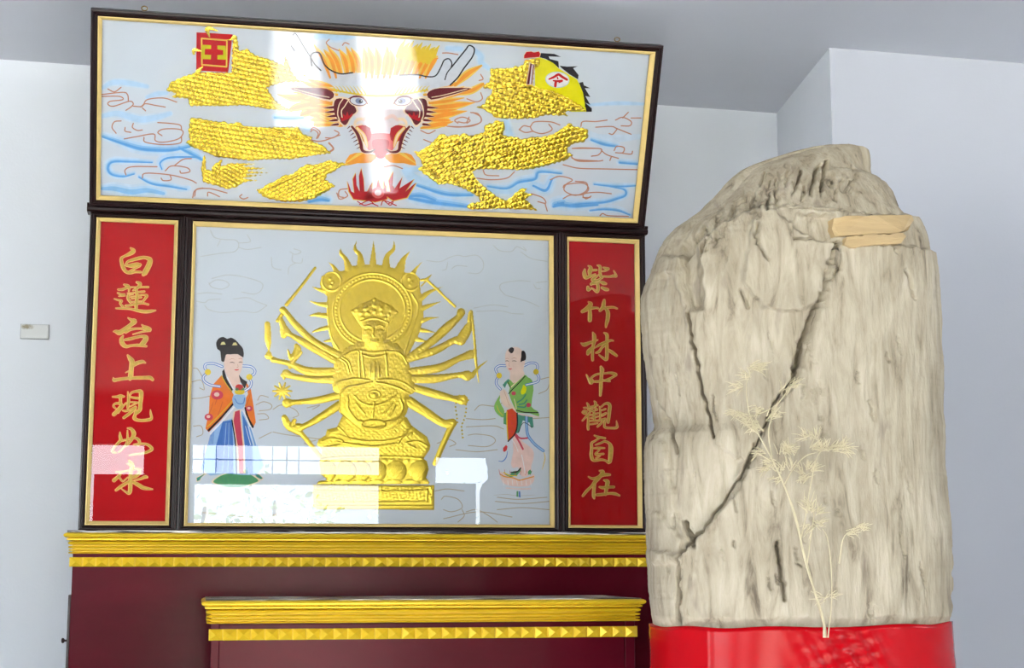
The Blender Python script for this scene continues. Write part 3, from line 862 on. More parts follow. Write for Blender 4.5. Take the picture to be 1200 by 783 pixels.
def rough_noise(P, f, seed):
    r = np.random.default_rng(seed)
    h = np.zeros(len(P))
    for k in range(10):
        a = r.uniform(0, 2 * math.pi); ff = f * r.uniform(.6, 1.7)
        h += np.sin(P[:, 0] * math.cos(a) * ff + P[:, 1] * math.sin(a) * ff + r.uniform(0, 6.28))
    return h / 10

def body_detail(seed, pitch, rot, lines=(), amp=0.0019, fx=None):
    def f(P, D):
        h = scales(P, D, pitch * 1.18, rot, amp) + 0.0005 * rough_noise(P, 1.1, seed) + .0008 * rough_noise(P, .32, seed + 9)
        for ln in lines:
            h += 0.0013 * np.exp(-(line_dist(P, ln) / 1.1) ** 2)
        return h
    return f

def jag(poly, amp, seed):
    r = np.random.default_rng(seed)
    out = []
    m_ = len(poly)
    for i in range(m_):
        a, b = np.array(poly[i][:2]), np.array(poly[(i + 1) % m_][:2])
        L = np.linalg.norm(b - a)
        nr = np.array([b[1] - a[1], a[0] - b[0]]) / max(L, 1e-6)
        ns = max(1, int(L / 2.6))
        for k in range(ns):
            out.append(tuple(a + (b - a) * k / ns + nr * amp * (((k % 2) - .4) * r.uniform(.6, 1.4) if k else 0)))
    return out

gold_parts = [
 ('dragon_body', [ZT((285,320),(300,290),(340,272),(390,255),(440,255),(515,255),(520,130),(535,125),(545,180),(570,170),(600,195),(640,205),(700,230),(705,190),(720,230),(735,265),(760,290),(700,290),(640,310),(660,340),(680,365),(735,395),(690,390),(640,385),(560,372),(480,375),(370,375),(360,348),(300,345),(320,330))], 5.2, .2, ()),
 ('dragon_body', [Z5((75,45),(130,45),(200,62),(280,72),(300,65),(330,85),(400,75),(440,100),(560,110),(800,105),(815,130),(830,155),(900,178),(880,195),(970,235),(1020,285),(900,300),(750,325),(600,325),(480,335),(350,320),(250,310),(180,280),(90,245),(40,215),(70,190),(60,140))], 5.2, .15,
  (Z5((440,105),(600,115),(700,150),(800,190),(900,212)), Z5((100,240),(250,295),(450,320)))),
 ('dragon_claw', [Z5((170,290),(180,330),(180,390),(215,400),(230,360),(290,320),(280,370),(340,350),(420,350),(530,355),(420,370),(590,385),(440,400),(600,415),(430,425),(560,430),(430,450),(530,465),(430,480),(390,510),(320,525),(240,500),(160,480),(145,400),(155,330))], 4.5, .5, ()),
 ('dragon_body', [Z5((510,530),(560,515),(590,490),(640,470),(700,430),(760,425),(800,385),(860,355),(900,362),(960,345),(1000,330),(1080,345),(1150,360),(1090,370),(1030,410),(990,430),(980,460),(1050,500),(990,540),(900,590),(820,610),(700,610),(620,595),(570,580))], 4.6, -.45,
  (Z5((600,580),(760,600),(900,560),(1000,520)), Z5((580,520),(700,470),(860,400)))),
 ('dragon_body', [ZG((155,170),(250,165),(380,160),(400,135),(440,150),(480,130),(490,90),(560,70),(640,75),(645,130),(600,165),(590,200),(575,330),(650,360),(760,380),(900,440),(1050,530),(1090,580),(960,580),(870,590),(930,630),(850,625),(700,620),(600,650),(450,660),(300,655),(220,650),(150,600),(80,560),(20,545),(110,510),(120,460),(170,410),(180,370),(90,360),(110,320),(150,300),(165,240))], 5.6, .35,
  (ZG((180,370),(300,350),(450,345),(575,340)),)),
 ('dragon_body', [Z6((20,260),(60,260),(130,215),(180,160),(210,145),(250,160),(290,150),(320,158),(350,140),(380,158),(410,155),(480,130),(475,100),(510,75),(530,80),(545,60),(600,65),(610,100),(600,155),(680,165),(720,180),(770,165),(850,165),(920,145),(975,110),(1020,75),(1060,100),(1140,115),(1145,160),(1120,200),(1060,205),(1010,235),(1010,265),(1050,280),(1000,315),(900,345),(800,370),(700,380),(580,375),(430,375),(400,390),(430,440),(510,510),(580,560),(625,570),(660,540),(700,500),(755,490),(735,520),(790,535),(740,565),(770,590),(820,640),(760,630),(690,630),(600,625),(480,630),(390,630),(360,610),(390,590),(450,580),(440,550),(330,490),(240,465),(190,475),(140,440),(100,410),(50,370),(85,350),(60,300))], 5.6, -.25,
  (Z6((100,220),(230,235),(330,190),(410,155)), Z6((180,340),(260,280),(320,250)), Z6((130,370),(160,410),(230,440)), Z6((430,370),(520,320),(640,270)), Z6((800,355),(900,330),(1040,275)), Z6((400,390),(460,470),(560,550)), Z6((240,420),(330,480),(440,545)))),
]
for i, (nm, polys, pitch, rot, lines) in enumerate(gold_parts):
    relief(nm, pic_up, PUP, m_foil2, polys=[jag(q, 1.1, i) for q in polys], height=0.0013, round_px=5.0, step=0.5, off=0.00045, detail=body_detail(20 + i, pitch, rot, lines))

# dragon's head
hd = Art(PUP)
for p in ([(520,395,14),(600,320,40),(695,262,10)], [(500,450,10),(620,430,34),(702,385,20),(706,380,4)], [(400,545,14),(520,525,40),(650,505,4)], [(330,620,12),(450,585,44),(600,560,4)], [(300,672,12),(400,650,40),(510,630,4)]):
    q = tr(440, 30, 5.594, p)
    hd.stroke([(x, y, w * 1.35) for x, y, w in q], OYL, 0.00024)
    hd.stroke([(x, y, w * .7) for x, y, w in q], ORG, 0.00030)
for p in ([(440,560,10),(350,620,44),(240,640,44),(110,610,6)], [(480,680,12),(380,690,44),(260,720,44),(200,740,6)], [(520,750,12),(440,740,40),(330,770,40),(300,790,6)]):
    q = tr(310, 25, 7.117, p)
    hd.stroke([(x, y, w * 1.4) for x, y, w in q], OYL, 0.00024)
    hd.stroke([(x, y, w * .75) for x, y, w in q], ORG, 0.00030)
hd.poly(ZM((20,30),(100,20),(230,60),(250,140),(290,215),(200,200),(100,150),(20,110)), ORG, 0.00027, smooth=3)
for k in range(6):
    hd.stroke(tr(350, 110, 5.594, [(40 + 20 * k, 40 + 22 * k, 8), (140 + 12 * k, 70 + 22 * k, 10), (250 + 6 * k, 110 + 18 * k, 3)]), OYL, 0.00034)
for k in range(10):                            # side locks
    q0 = [(497, 101 + 5.0 * k, 3), (520, 97 + 5.4 * k, 7), (548 - abs(k - 3) * 4, 88 + 6.6 * k, .8)]
    for q in (q0, [(2 * 446 - x, y, w) for x, y, w in q0]):
        hd.stroke(q, OYL, 0.00024)
        hd.stroke([(x, y + .6, w * .5) for x, y, w in q], ORG, 0.00031)
for k in range(17):                            # crest of hair between the antlers
    bx0 = 386 + 7.0 * k
    tip = bx0 + (bx0 - 443) * .32 + 3 * math.sin(k * 2.3)
    ty = 47 + .06 * (tip - 380) + 6 * abs(math.sin(k * 1.7)) + abs(bx0 - 443) * .10
    q = [(bx0, 89, 5), ((bx0 + tip) / 2 + 2, 70, 9), (tip, ty, .8)]
    hd.stroke(q, OYL, 0.00025)
    hd.stroke([(x + .8, y + 2, w * .48) for x, y, w in q], ORG, 0.00033)
for k in range(9):
    x_ = 466 + 5 * k
    hd.stroke([(x_, 66 + k, 5), (x_ + 4, 56 + .6 * k, 5), (x_ + 9, 46 + .9 * k + 3 * (k % 2), .7)], GLD, 0.00036)
hd.build('dragon_mane', pic_up)
hd = Art(PUP)
ant_r = ZA((-20,330),(160,325),(270,325),(390,330),(430,270),(450,228),(480,218),(500,245),(497,270),(545,215),(590,160),(615,130),(648,152),(635,205),(580,280),(540,340),(490,390),(430,402),(330,430),(250,405),(140,412),(-20,420))
ant_l = ZH((345,440),(395,370),(385,300),(400,268),(435,258),(465,275),(500,360),(560,412),(640,438),(760,430),(900,440),(900,520),(715,600),(600,560),(540,520),(440,490),(350,480))
ant_t = ZH((222,205),(235,115),(262,105),(330,215),(385,300),(400,360),(350,440),(290,330))
for p in (ant_t, ant_l, ant_r):
    hd.poly(p, LIL, 0.00036, smooth=3)
hd.stroke(ZA((160,325),(270,322),(340,335),(395,328),(430,270),(450,228),(482,218),(500,245),(497,275)), BLK, 0.0004, w=1.5)
hd.stroke(ZA((497,275),(545,215),(590,160),(615,130),(648,152),(635,205),(580,280),(540,340),(490,390)), BLK, 0.0004, w=1.7)
hd.stroke(ZA((497,275),(470,310),(455,355)), BLK, 0.0004, w=1.3)
hd.stroke(ZH((395,370),(385,300),(400,268),(435,258),(465,275),(500,360),(560,412),(640,438),(735,428)), BLK, 0.0004, w=1.7)
hd.stroke(ZH((385,300),(420,360),(470,410)), BLK, 0.0004, w=1.6)
hd.stroke(ZH((235,115),(262,105),(330,215),(385,300)), BLK, 0.0004, w=1.0)
hd.stroke(ZH((222,205),(250,245)), BLK, 0.0004, w=1.2)
hd.build('dragon_antlers', pic_up)
hd = Art(PUP)
MX = 446.0                                     # the head's own axis of symmetry
def both(pts):
    return [pts, [(2 * MX - p[0],) + tuple(p[1:]) for p in pts]]
# face ground, snout, brows
hd.poly([(412,112),(430,106),(446,104),(462,106),(480,112),(486,122),(474,140),(470,160),(462,178),(446,182),(430,178),(422,160),(418,140),(406,122)], PNK, 0.00033, smooth=4)
for q in both(ZA((330,455),(360,420),(420,402),(540,400),(640,405),(560,440),(470,470),(360,500))):
    hd.poly(q, CRM, 0.00036, smooth=2)
    c = np.mean(q, axis=0)
    hd.poly([tuple(c + (np.array(p) - c) * np.array([.94, .78])) for p in q], DRD, 0.00042, smooth=2)
for q in both(ZA((370,470),(450,455),(600,415))):
    hd.stroke(q, CRM, 0.00047, w=1.0)
for q in both(ZA((180,560),(215,500),(260,472),(330,470),(350,520),(340,590),(300,640),(260,665),(220,600))):
    hd.poly(q, CRM, 0.00038, smooth=3)
    c = np.mean(q, axis=0)
    hd.poly([tuple(c + (np.array(p) - c) * .88) for p in q], DRD, 0.00043, smooth=3)
for q in both(ZA((245,490),(270,530),(290,560),(285,610))) + both(ZA((280,480),(305,520),(315,580),(300,625))):
    hd.stroke(q, CRM, 0.00048, w=1.3)
for k in range(5):
    for q in both(tr(440, 30, 5.594, [(338 - 6 * k, 535 + 28 * k, 16), (370 - 8 * k, 538 + 28 * k, 14), (412 - 12 * k, 540 + 29 * k, 2)])):
        hd.stroke([(x, y, w * 1.5) for x, y, w in q], CRM, 0.00036)
        hd.stroke(q, DRD, 0.00040)
# brow bristles, eyes
for k in range(9):
    for q in both(tr(440, 30, 5.594, [(130 + 24 * k, 450 - 2 * k, 9), (150 + 24 * k, 420 - 2 * k, 5), (165 + 24 * k, 395, 2)])):
        hd.stroke(q, GLD, 0.00046)
for q in both(ZA((0,462),(120,458),(250,440),(340,420))):
    hd.stroke(q, GLD, 0.00047, w=2.2)
for sx in (1, -1):
    ex_, ey_ = (472.2, 118.6)
    cx = ex_ if sx > 0 else 2 * MX - ex_
    hd.ell(cx, ey_, 11.5, 6.6, CRM, 0.00048, rot=-.15 * sx)
    hd.ell(cx, ey_, 10.4, 5.6, DRD, 0.00051, rot=-.15 * sx)
    hd.ell(cx, ey_, 9.4, 4.6, LIL, 0.00054, rot=-.15 * sx)
    hd.ell(cx - 1.2 * sx, ey_ - .2, 4.6, 3.3, EYE, 0.00057, rot=-.15 * sx)
    hd.ell(cx - 3.0 * sx, ey_ + .2, 2.4, 2.1, BLK, 0.00060)
    hd.ell(cx - 3.8 * sx, ey_ - .5, 0.7, 0.6, WHT, 0.00063)
    hd.stroke([(cx - 11 * sx, ey_ + 3.2, 1.0), (cx - 5 * sx, ey_ - 4.2, 2.2), (cx + 4 * sx, ey_ - 5.6, 2.2), (cx + 11 * sx, ey_ - 3.2, 1.0)], DRD, 0.00064)
# red flame under each eye, nostrils, fangs, jaw
for q in both(ZM((720,140),(735,160),(720,125),(745,145),(755,115),(765,145),(785,130),(780,160),(800,150),(790,180),(750,165))):
    hd.poly(q, RED, 0.00053)
for q in both([(452,139,3.5),(460,136,4.5),(466,141,3)]):
    hd.stroke(q, LPK, 0.00046)
for q in both(ZM((640,165,16),(690,170,22),(705,205,14),(660,200,10))):
    hd.stroke(q, CRM, 0.00048)
for q in both([(458,150),(470,146),(476,150),(474,160),(466,166),(458,164)]):
    hd.poly(q, FLR, 0.00045, smooth=2)
for q in both(ZM((725,215,16),(690,260,24),(668,320,26),(655,372,22),(610,382,16),(575,365,10))):
    hd.stroke([(x, y, w * 1.35) for x, y, w in q], CRM, 0.00044)
    hd.stroke([(x, y, w * .85) for x, y, w in q], DRD, 0.00050)
for q in both(ZM((690,225,20),(650,270,26),(632,320,22),(625,350,10))):
    hd.stroke(q, OYL, 0.00052)
    hd.stroke([(x, y, w * .5) for x, y, w in q], CRM, 0.00057)
for k in range(7):
    for q in both(tr(350, 110, 5.594, [(740 - 12 * k, 215 + 22 * k, 8), (755 - 10 * k, 228 + 22 * k, 3)])):
        hd.stroke(q, DRD, 0.0005)
hd.poly([(428,160),(446,156),(464,160),(460,176),(446,180),(432,176)], FLP, 0.00044, smooth=4)
hd.poly([(436,166),(446,163),(456,166),(452,182),(446,186),(440,182)], FLR, 0.00049, smooth=4)
for q in both(ZM((560,395),(660,385),(740,400),(770,470),(690,455),(600,450))):
    hd.poly(q, ORG, 0.00030, smooth=2)
    for k in range(5):
        x0_, y0_ = q[1][0] + (q[4][0] - q[1][0]) * k / 5, q[1][1] + 1
        hd.stroke([(x0_, y0_, 1.6), ((x0_ + q[3][0]) / 2, y0_ + 6, 1.2), (q[3][0], q[3][1] - 2, .6)], OYL, 0.00034)
hd.build('dragon_head', pic_up)
hd = Art(PUP)
fl = [ZM((320,570),(345,640),(365,650),(355,560),(375,520),(380,600),(400,640),(395,540),(410,490),(425,560),(430,640),(450,640),(480,580),(475,650),(500,690),(440,700),(360,690),(330,640)),
      ZM((560,560),(575,640),(600,640),(590,570),(620,510),(615,600),(630,620),(680,545),(660,620),(755,560),(700,640),(770,580),(710,680),(620,700),(560,660)),
      ZM((430,690),(470,600),(500,660),(520,560),(545,640),(570,600),(580,690),(500,710))]
for p in fl:
    c = np.mean(p, axis=0)
    hd.poly([tuple(c + (np.array(q) - c) * 1.07) for q in p], OYL, 0.00038)
    hd.poly(p, FLR, 0.00043)
hd.ell(443, 226, 7.5, 6.5, FLP, 0.00048); hd.ell(443, 226, 4, 3.4, PNK, 0.00051)
for p in (ZM((385,705),(430,730),(480,720),(520,735)), ZM((560,700),(600,730),(620,705),(590,720)), ZM((400,725),(460,700),(500,728)), ZM((540,730),(560,700),(640,732))):
    hd.stroke(p, FLR, 0.00045, w=1.2)
hd.build('dragon_flame', pic_up)

# seal and flag
se = Art(PUP)
S = lambda *p: tr(220, 28, 12.63, p)
se.poly(S((130,125),(665,155),(600,715),(125,690)), RED, 0.0006)
fr_ = S((205,215),(580,245),(575,635),(210,605))
for i in range(4):
    se.stroke([fr_[i], fr_[(i + 1) % 4]], OYL, 0.00068, w=1.8)
se.poly(S((205,310),(345,315),(345,370),(255,370),(250,455),(345,460),(340,525),(205,520)), YGR, 0.00072)
se.poly(S((440,320),(560,325),(575,530),(440,525),(440,465),(525,460),(525,390),(440,375)), YGR, 0.00072)
se.build('red_seal', pic_up)
for q in ([(320,190,30),(300,130,60),(290,80,80),(340,70,60),(440,105,30)], [(200,400,20),(150,390,40),(95,390,70),(90,440,50)], [(225,630,20),(180,680,60),(150,720,90)], [(590,240,20),(640,230,40),(690,190,60)]):
    relief('seal_ribbon', pic_up, PUP, m_foil2, strokes=[tr(220, 28, 12.63, q)], height=.0014, round_px=2.5, off=.0009, detail=lambda P, D: .0006 * rough_noise(P, 1.3, 5))
fg = Art(PUP)
fg.poly(ZF((190,160),(240,150),(310,175),(370,195),(430,260),(540,330),(620,375),(680,500),(715,705),(560,705),(190,560)), YEL, 0.00030)
for p in (ZF((250,105),(390,115),(455,145),(330,140),(340,165),(430,190),(435,260),(380,210),(300,165),(240,150)), ZF((440,235),(520,245),(630,240),(580,260),(635,330),(630,375),(540,320),(470,265)),
          ZF((640,410),(680,400),(690,435),(755,465),(700,465),(755,555),(705,545),(755,635),(700,610),(700,655),(770,670),(770,705),(715,705),(680,510))):
    fg.poly(p, BLK, 0.00036)
c = ZF((420,378))[0]
fg.ell(c[0], c[1], 14.2, 9.4, LBL, 0.0004, rot=.08); fg.ell(c[0], c[1], 13.4, 8.6, WHT, 0.00044, rot=.08)
for q in ([(335,372,16),(385,350,24),(430,325,26),(470,350,26),(517,377,24)], [(378,388,14),(425,392,22),(466,388,22)], [(405,395,26),(400,420,28),(398,442,28)], [(418,352,12),(424,368,14)], [(462,395,16),(435,408,10)]):
    fg.stroke(tr(605, 50, 8.7, q), RED, 0.0005)
fg.build('command_flag', pic_up)
fp = Art(PUP)
fp.poly(ZF((75,130),(100,90),(150,85),(180,95),(230,85),(250,110),(240,150),(110,162),(75,168)), CRM, 0.0044)
fp.poly(ZF((80,130),(103,95),(150,90),(180,100),(230,90),(244,112),(235,146),(110,156),(80,160)), RED, 0.0045)
fp.poly(ZF((135,205),(188,225),(165,430),(100,430)), CRM, 0.0046)
fp.poly(ZF((143,212),(182,230),(160,425),(108,425)), DRD, 0.0047)
fp.poly(ZF((158,225),(172,230),(150,422),(134,422)), PNK, 0.0048)
fp.build('flag_pole', pic_up)

# ================================================================== deity picture
HA = lambda *p: tr(360, 275, 5.22, p)
BD = lambda *p: tr(370, 340, 5.593, p)
BS = lambda *p: tr(360, 460, 5.22, p)
A4 = lambda *p: tr(300, 310, 7.117, p)
A6 = lambda *p: tr(320, 400, 6.02, p)
A5 = lambda *p: tr(460, 310, 7.117, p)
A7 = lambda *p: tr(460, 410, 5.593, p)
aureole = HA((120,380),(85,345),(76,300),(85,255),(130,225),(200,222),(240,215),(270,190),(330,182),(400,180),(470,185),(540,205),(600,230),(660,236),(690,265),(692,320),(702,400),(715,500),(690,600),(640,700),(600,770),(180,770),(130,600),(115,480))
rays_ = [HA((400,200,50),(405,110,28),(405,35,4)), HA((330,195,56),(322,125,34),(292,90,26),(300,40,4)), HA((255,210,56),(235,150,34),(205,112,26),(205,82,4)), HA((185,240,44),(160,195,24),(128,168,6)),
         HA((480,200,56),(490,130,34),(528,90,26),(531,35,4)), HA((565,215,66),(590,150,34),(632,98,4)), HA((640,250,46),(668,205,20),(712,158,4)), HA((125,348,44),(70,335,24),(28,318,4)),
         HA((125,430,38),(70,424,26),(8,404,5)), HA((118,498,38),(60,490,30),(4,497,5)), HA((128,568,34),(70,582,26),(18,602,4)), HA((150,645,28),(88,655,5)),
         HA((690,392,44),(750,350,28),(832,318,4)), HA((700,452,42),(760,430,24),(822,408,4)), HA((705,526,38),(750,512,22),(812,505,4)), HA((700,584,32),(740,590,20),(792,602,5)), HA((672,640,36),(712,650,20),(762,662,5))]
def ring_pts(c, rx, ry, n=40, a0=0.0, a1=2 * math.pi):
    return [(c[0] + rx * math.cos(a0 + (a1 - a0) * i / n), c[1] + ry * math.sin(a0 + (a1 - a0) * i / n)) for i in range(n + 1)]
hc = HA((400,465))[0]
def bumps(P, pts, r, a):
    h = np.zeros(len(P))
    for q in pts:
        d2 = (P[:, 0] - q[0]) ** 2 + (P[:, 1] - q[1]) ** 2
        h += a * np.exp(-d2 / (r * r))
    return h
def lines(P, lst, w, a):
    h = np.zeros(len(P))
    for q in lst:
        h += a * np.exp(-(line_dist(P, q) / w) ** 2)
    return h
def det_halo(P, D):
    h = bumps(P, ring_pts(hc, 43, 40.5, 62), .95, .0007)
    h += lines(P, [ring_pts(hc, 38.5, 36.5, 30), ring_pts(hc, 46.5, 44, 30), HA((120,370),(140,600),(190,700)), HA((640,360),(680,450),(630,620),(590,740))], .8, .0006)
    h += lines(P, [ring_pts(HA((150,285))[0], 11, 11, 14), ring_pts(HA((632,285))[0], 10.5, 10.5, 14)], .8, .0007)
    h += bumps(P, HA((140,270),(155,290),(145,310),(625,270),(640,290),(630,305)), 1.6, .0008)
    return h + .00012 * rough_noise(P, .8, 3)
halo = relief('sunburst_halo', pic_mid, PLOW, m_foil, polys=[aureole], strokes=rays_, height=.0011, round_px=4, step=.7, off=.0002, detail=det_halo)

arm_sets = [
 [A4((690,755,74),(480,640,64),(330,500,62),(258,410,54),(225,378,62)), A4((255,335,36),(380,180,30),(492,30,30)), A4((215,420,40),(180,470,36))],
 [A4((660,800,74),(420,660,72),(300,592,46),(240,552,86)), A4((205,455,44),(228,520,60),(232,590,60))],
 [A6((455,212,62),(250,212,66),(130,162,46),(40,140,40),(0,130,46)), A4((95,498,52),(98,560,58),(102,640,56),(108,720,20),(105,760,70)), A6((165,30,34),(172,60,54),(130,120,40),(105,60,14)), A6((190,80,40),(140,140,44),(120,185,30))],
 [A6((425,272,62),(260,266,52),(140,246,46),(92,228,64)), A6((78,262,22),(70,240,40))],
 [A6((470,380,62),(320,415,56),(160,430,40),(98,436,72))] + [A6((65, 350, 30), (65 + 66 * math.cos(a), 352 + 60 * math.sin(a), 16)) for a in [i * math.pi / 5 for i in range(10)]],
 [A6((465,452,66),(320,545,56),(220,600,46),(178,612,74)), A6((80,538,46),(110,596,60),(182,640,52)), A6((150,560,36),(120,620,40)), A6((190,640,40),(245,705,38),(330,810,34))],
 [A5((140,775,66),(330,640,74),(450,530,84),(550,440,58),(572,400,76)), A5((520,350,28),(440,275,26),(370,205,28),(280,125,26)), A5((235,130,24),(280,125,30),(325,85,10)), A5((240,180,18),(300,120,18))],
 [A5((110,795,66),(350,720,70),(500,640,60),(570,632,92)), A5((570,630,90),(620,550,86),(650,480,40)), A5((650,410,44),(640,470,40))],
 [A7((115,142,54),(300,120,60),(430,60,46),(512,30,64)), A5((655,395,34),(672,520,26),(690,700,24)), A7((540,0,26),(548,90,20),(566,218,8))],
 [A7((130,190,62),(280,190,60),(430,166,40),(490,170,74)), A7((620,72,8),(560,120,22),(520,170,40))],
 [A7((145,250,54),(280,290,60),(400,320,46),(462,330,72))],
 [A7((110,340,74),(220,410,66),(330,480,56),(392,480,62)), A7((390,490,48),(340,600,42),(278,745,38))],
]
def det_arm(P, D):
    return .0003 * rough_noise(P, 1.2, 8) * (D > 1)
for s in arm_sets:
    relief('deity_arm', pic_mid, PLOW, m_foil, strokes=s, height=.0015, round_px=3.2, step=.55, off=.0005, detail=det_arm)
bead_pts = A7((415,350),(412,375),(415,400),(420,425),(422,450),(425,475),(480,360),(482,385),(480,410),(474,435),(468,460),(458,482),(452,505),(455,528),(457,552),(460,575),(438,300),(470,300),(420,325),(495,330))
relief('prayer_beads', pic_mid, PLOW, m_foil, strokes=[[(x, y, 2.7), (x + .1, y + .1, 2.7)] for x, y in bead_pts], height=.0016, round_px=1.5, step=.45, off=.0012)

torso = BD((120,470),(150,420),(190,380),(260,340),(300,330),(300,250),(262,190),(225,135),(285,95),(330,75),(385,45),(440,75),(500,100),(545,145),(500,200),(470,250),(465,320),(540,350),(580,400),(610,470),(640,560),(660,660),(640,680),(612,690),(612,760),(600,800),(560,890),(470,925),(380,930),(290,920),(200,850),(150,800),(150,690),(112,660),(105,610))
robe = BS((215,140),(180,210),(120,225),(110,260),(65,290),(58,320),(90,352),(80,400),(72,440),(80,500),(120,535),(70,540),(50,565),(745,565),(752,550),(730,522),(745,470),(735,420),(715,405),(752,350),(755,320),(735,270),(640,200),(610,150))
pedestal = BS((35,563),(780,565),(780,720),(60,718),(35,700))
def det_torso(P, D):
    crown = BD((235,140),(270,125),(300,90),(330,120),(385,60),(385,100),(385,140),(430,120),(465,95),(495,130),(530,145),(300,150),(340,150),(430,150),(480,160),(310,180),(460,185))
    h = bumps(P, crown, 1.9, .0010)
    h += lines(P, [BD((300,205),(340,190),(385,185),(430,195),(475,215))], .8, .0010)
    fc = BD((383,285))[0]
    h += .0018 * np.exp(-(((P[:, 0] - fc[0]) / 12) ** 2 + ((P[:, 1] - fc[1]) / 16) ** 2) ** 2)
    h += lines(P, [BD((380,255),(376,290),(382,305))], 1.0, .0009) - lines(P, [BD((325,258),(345,252),(362,258)), BD((400,258),(420,250),(440,256))], .7, .0010)
    h += lines(P, [BD((360,330),(382,335),(405,330))], .9, .0011) + lines(P, [BD((318,240),(340,232),(366,242)), BD((398,240),(420,230),(446,240))], .6, .0006)
    h += lines(P, [BD((190,430),(230,405),(280,400),(285,470),(290,570)), BD((470,400),(530,405),(570,430),(600,480)), BD((300,400),(310,480),(320,570)), BD((455,400),(465,480),(470,560)), BD((160,450),(200,480),(220,540)), BD((175,440),(215,470),(235,530)), BD((290,395),(380,410),(470,395)), BD((300,420),(380,440),(465,420))], .75, .0009)
    h += lines(P, [BD((110,640),(160,600),(260,580),(350,590)), BD((655,660),(560,600),(470,585),(410,590)), BD((150,690),(200,640),(300,620),(370,600)), BD((620,680),(540,640),(460,615),(400,605))], .8, .0010)
    # joined hands
    h += .0016 * np.exp(-(((P[:, 0] - BD((385,540))[0][0]) / 6.5) ** 2 + ((P[:, 1] - BD((385,540))[0][1]) / 9) ** 2)) + lines(P, [BD((385,470),(385,590)), BD((360,490),(355,570)), BD((410,490),(416,570))], .6, .0006)
    # lower arms folded over the lap
    h += lines(P, [BS((198,20),(198,115),(250,170),(330,232),(400,240),(480,238),(560,190),(622,120),(628,20)), BS((250,30),(252,100),(300,165),(340,180)), BS((570,40),(585,100),(540,165),(470,180))], .9, .0009)
    h += lines(P, [ring_pts(BS((405,195))[0], 14, 4.6, 16)], .9, .0010)
    h += bumps(P, [BS((410,15))[0]], 3.0, .0014) + lines(P, [ring_pts(BS((410,15))[0], 7, 5, 12), BS((290,20),(330,60),(400,80),(480,60),(540,20)), BS((410,60),(400,150)), BS((300,70),(350,130)), BS((520,70),(470,130)), BS((540,80),(500,150))], .7, .0007)
    return h + .00028 * rough_noise(P, 1.6, 12)
relief('deity_torso', pic_mid, PLOW, m_foil, polys=[torso], height=.0016, round_px=6, step=.6, off=.0009, detail=det_torso)
def det_robe(P, D):
    h = lines(P, [BS((200,260),(300,290),(420,300),(540,285),(640,250)), BS((180,300),(300,320),(420,330),(560,310)), BS((90,300),(150,280),(220,300),(160,330),(100,335)), BS((740,330),(680,300),(610,310),(660,340)), BS((70,410),(200,395),(420,390),(600,395),(720,405)), BS((640,210),(600,250),(560,300)), BS((190,210),(230,250),(260,290))], .8, .0008)
    for cx in (120, 240, 330, 425, 545, 685):
        e = ((P[:, 0] - (360 + cx / 5.22)) / 11.8) ** 2 + ((P[:, 1] - (460 + 480 / 5.22)) / 12) ** 2
        h += .0014 * np.sqrt(np.clip(1 - e, 0, 1))
        for k in (-2, -1, 0, 1, 2):
            h += lines(P, [tr(360, 460, 5.22, [(cx - 30 + 14 * k, 520), (cx + 4 + 14 * k, 480), (cx + 22 + 12 * k, 450)])], .5, .00035) * (e < .85)
    for cx in range(60, 760, 46):
        h += .0007 * np.exp(-(((P[:, 0] - (360 + cx / 5.22)) / 3.2) ** 2 + ((P[:, 1] - (460 + 415 / 5.22)) / 2.6) ** 2))
    for cx in range(110, 740, 105):
        e = ((P[:, 0] - (360 + cx / 5.22)) / 11) ** 2 + ((P[:, 1] - (460 + 560 / 5.22)) / 5.5) ** 2
        h += .0009 * np.sqrt(np.clip(1 - e, 0, 1))
    return h + .0003 * rough_noise(P, 1.5, 14) * (P[:, 1] < 460 + 400 / 5.22)
relief('lotus_robe', pic_mid, PLOW, m_foil, polys=[robe], height=.0014, round_px=5, step=.62, off=.0006, detail=det_robe)
def det_ped(P, D):
    return lines(P, [BS((45,600),(400,606),(735,598)), BS((735,598),(732,668)), BS((60,672),(400,672),(735,668)), BS((60,695),(770,695)), BS((60,708),(770,708))], .8, .0008) + .0004 * rough_noise(P, 1.7, 21) * (P[:, 1] < 460 + 660 / 5.22)
relief('pedestal_plinth', pic_mid, PLOW, m_foil, polys=[pedestal], height=.0014, round_px=3, step=.62, off=.0004, detail=det_ped)

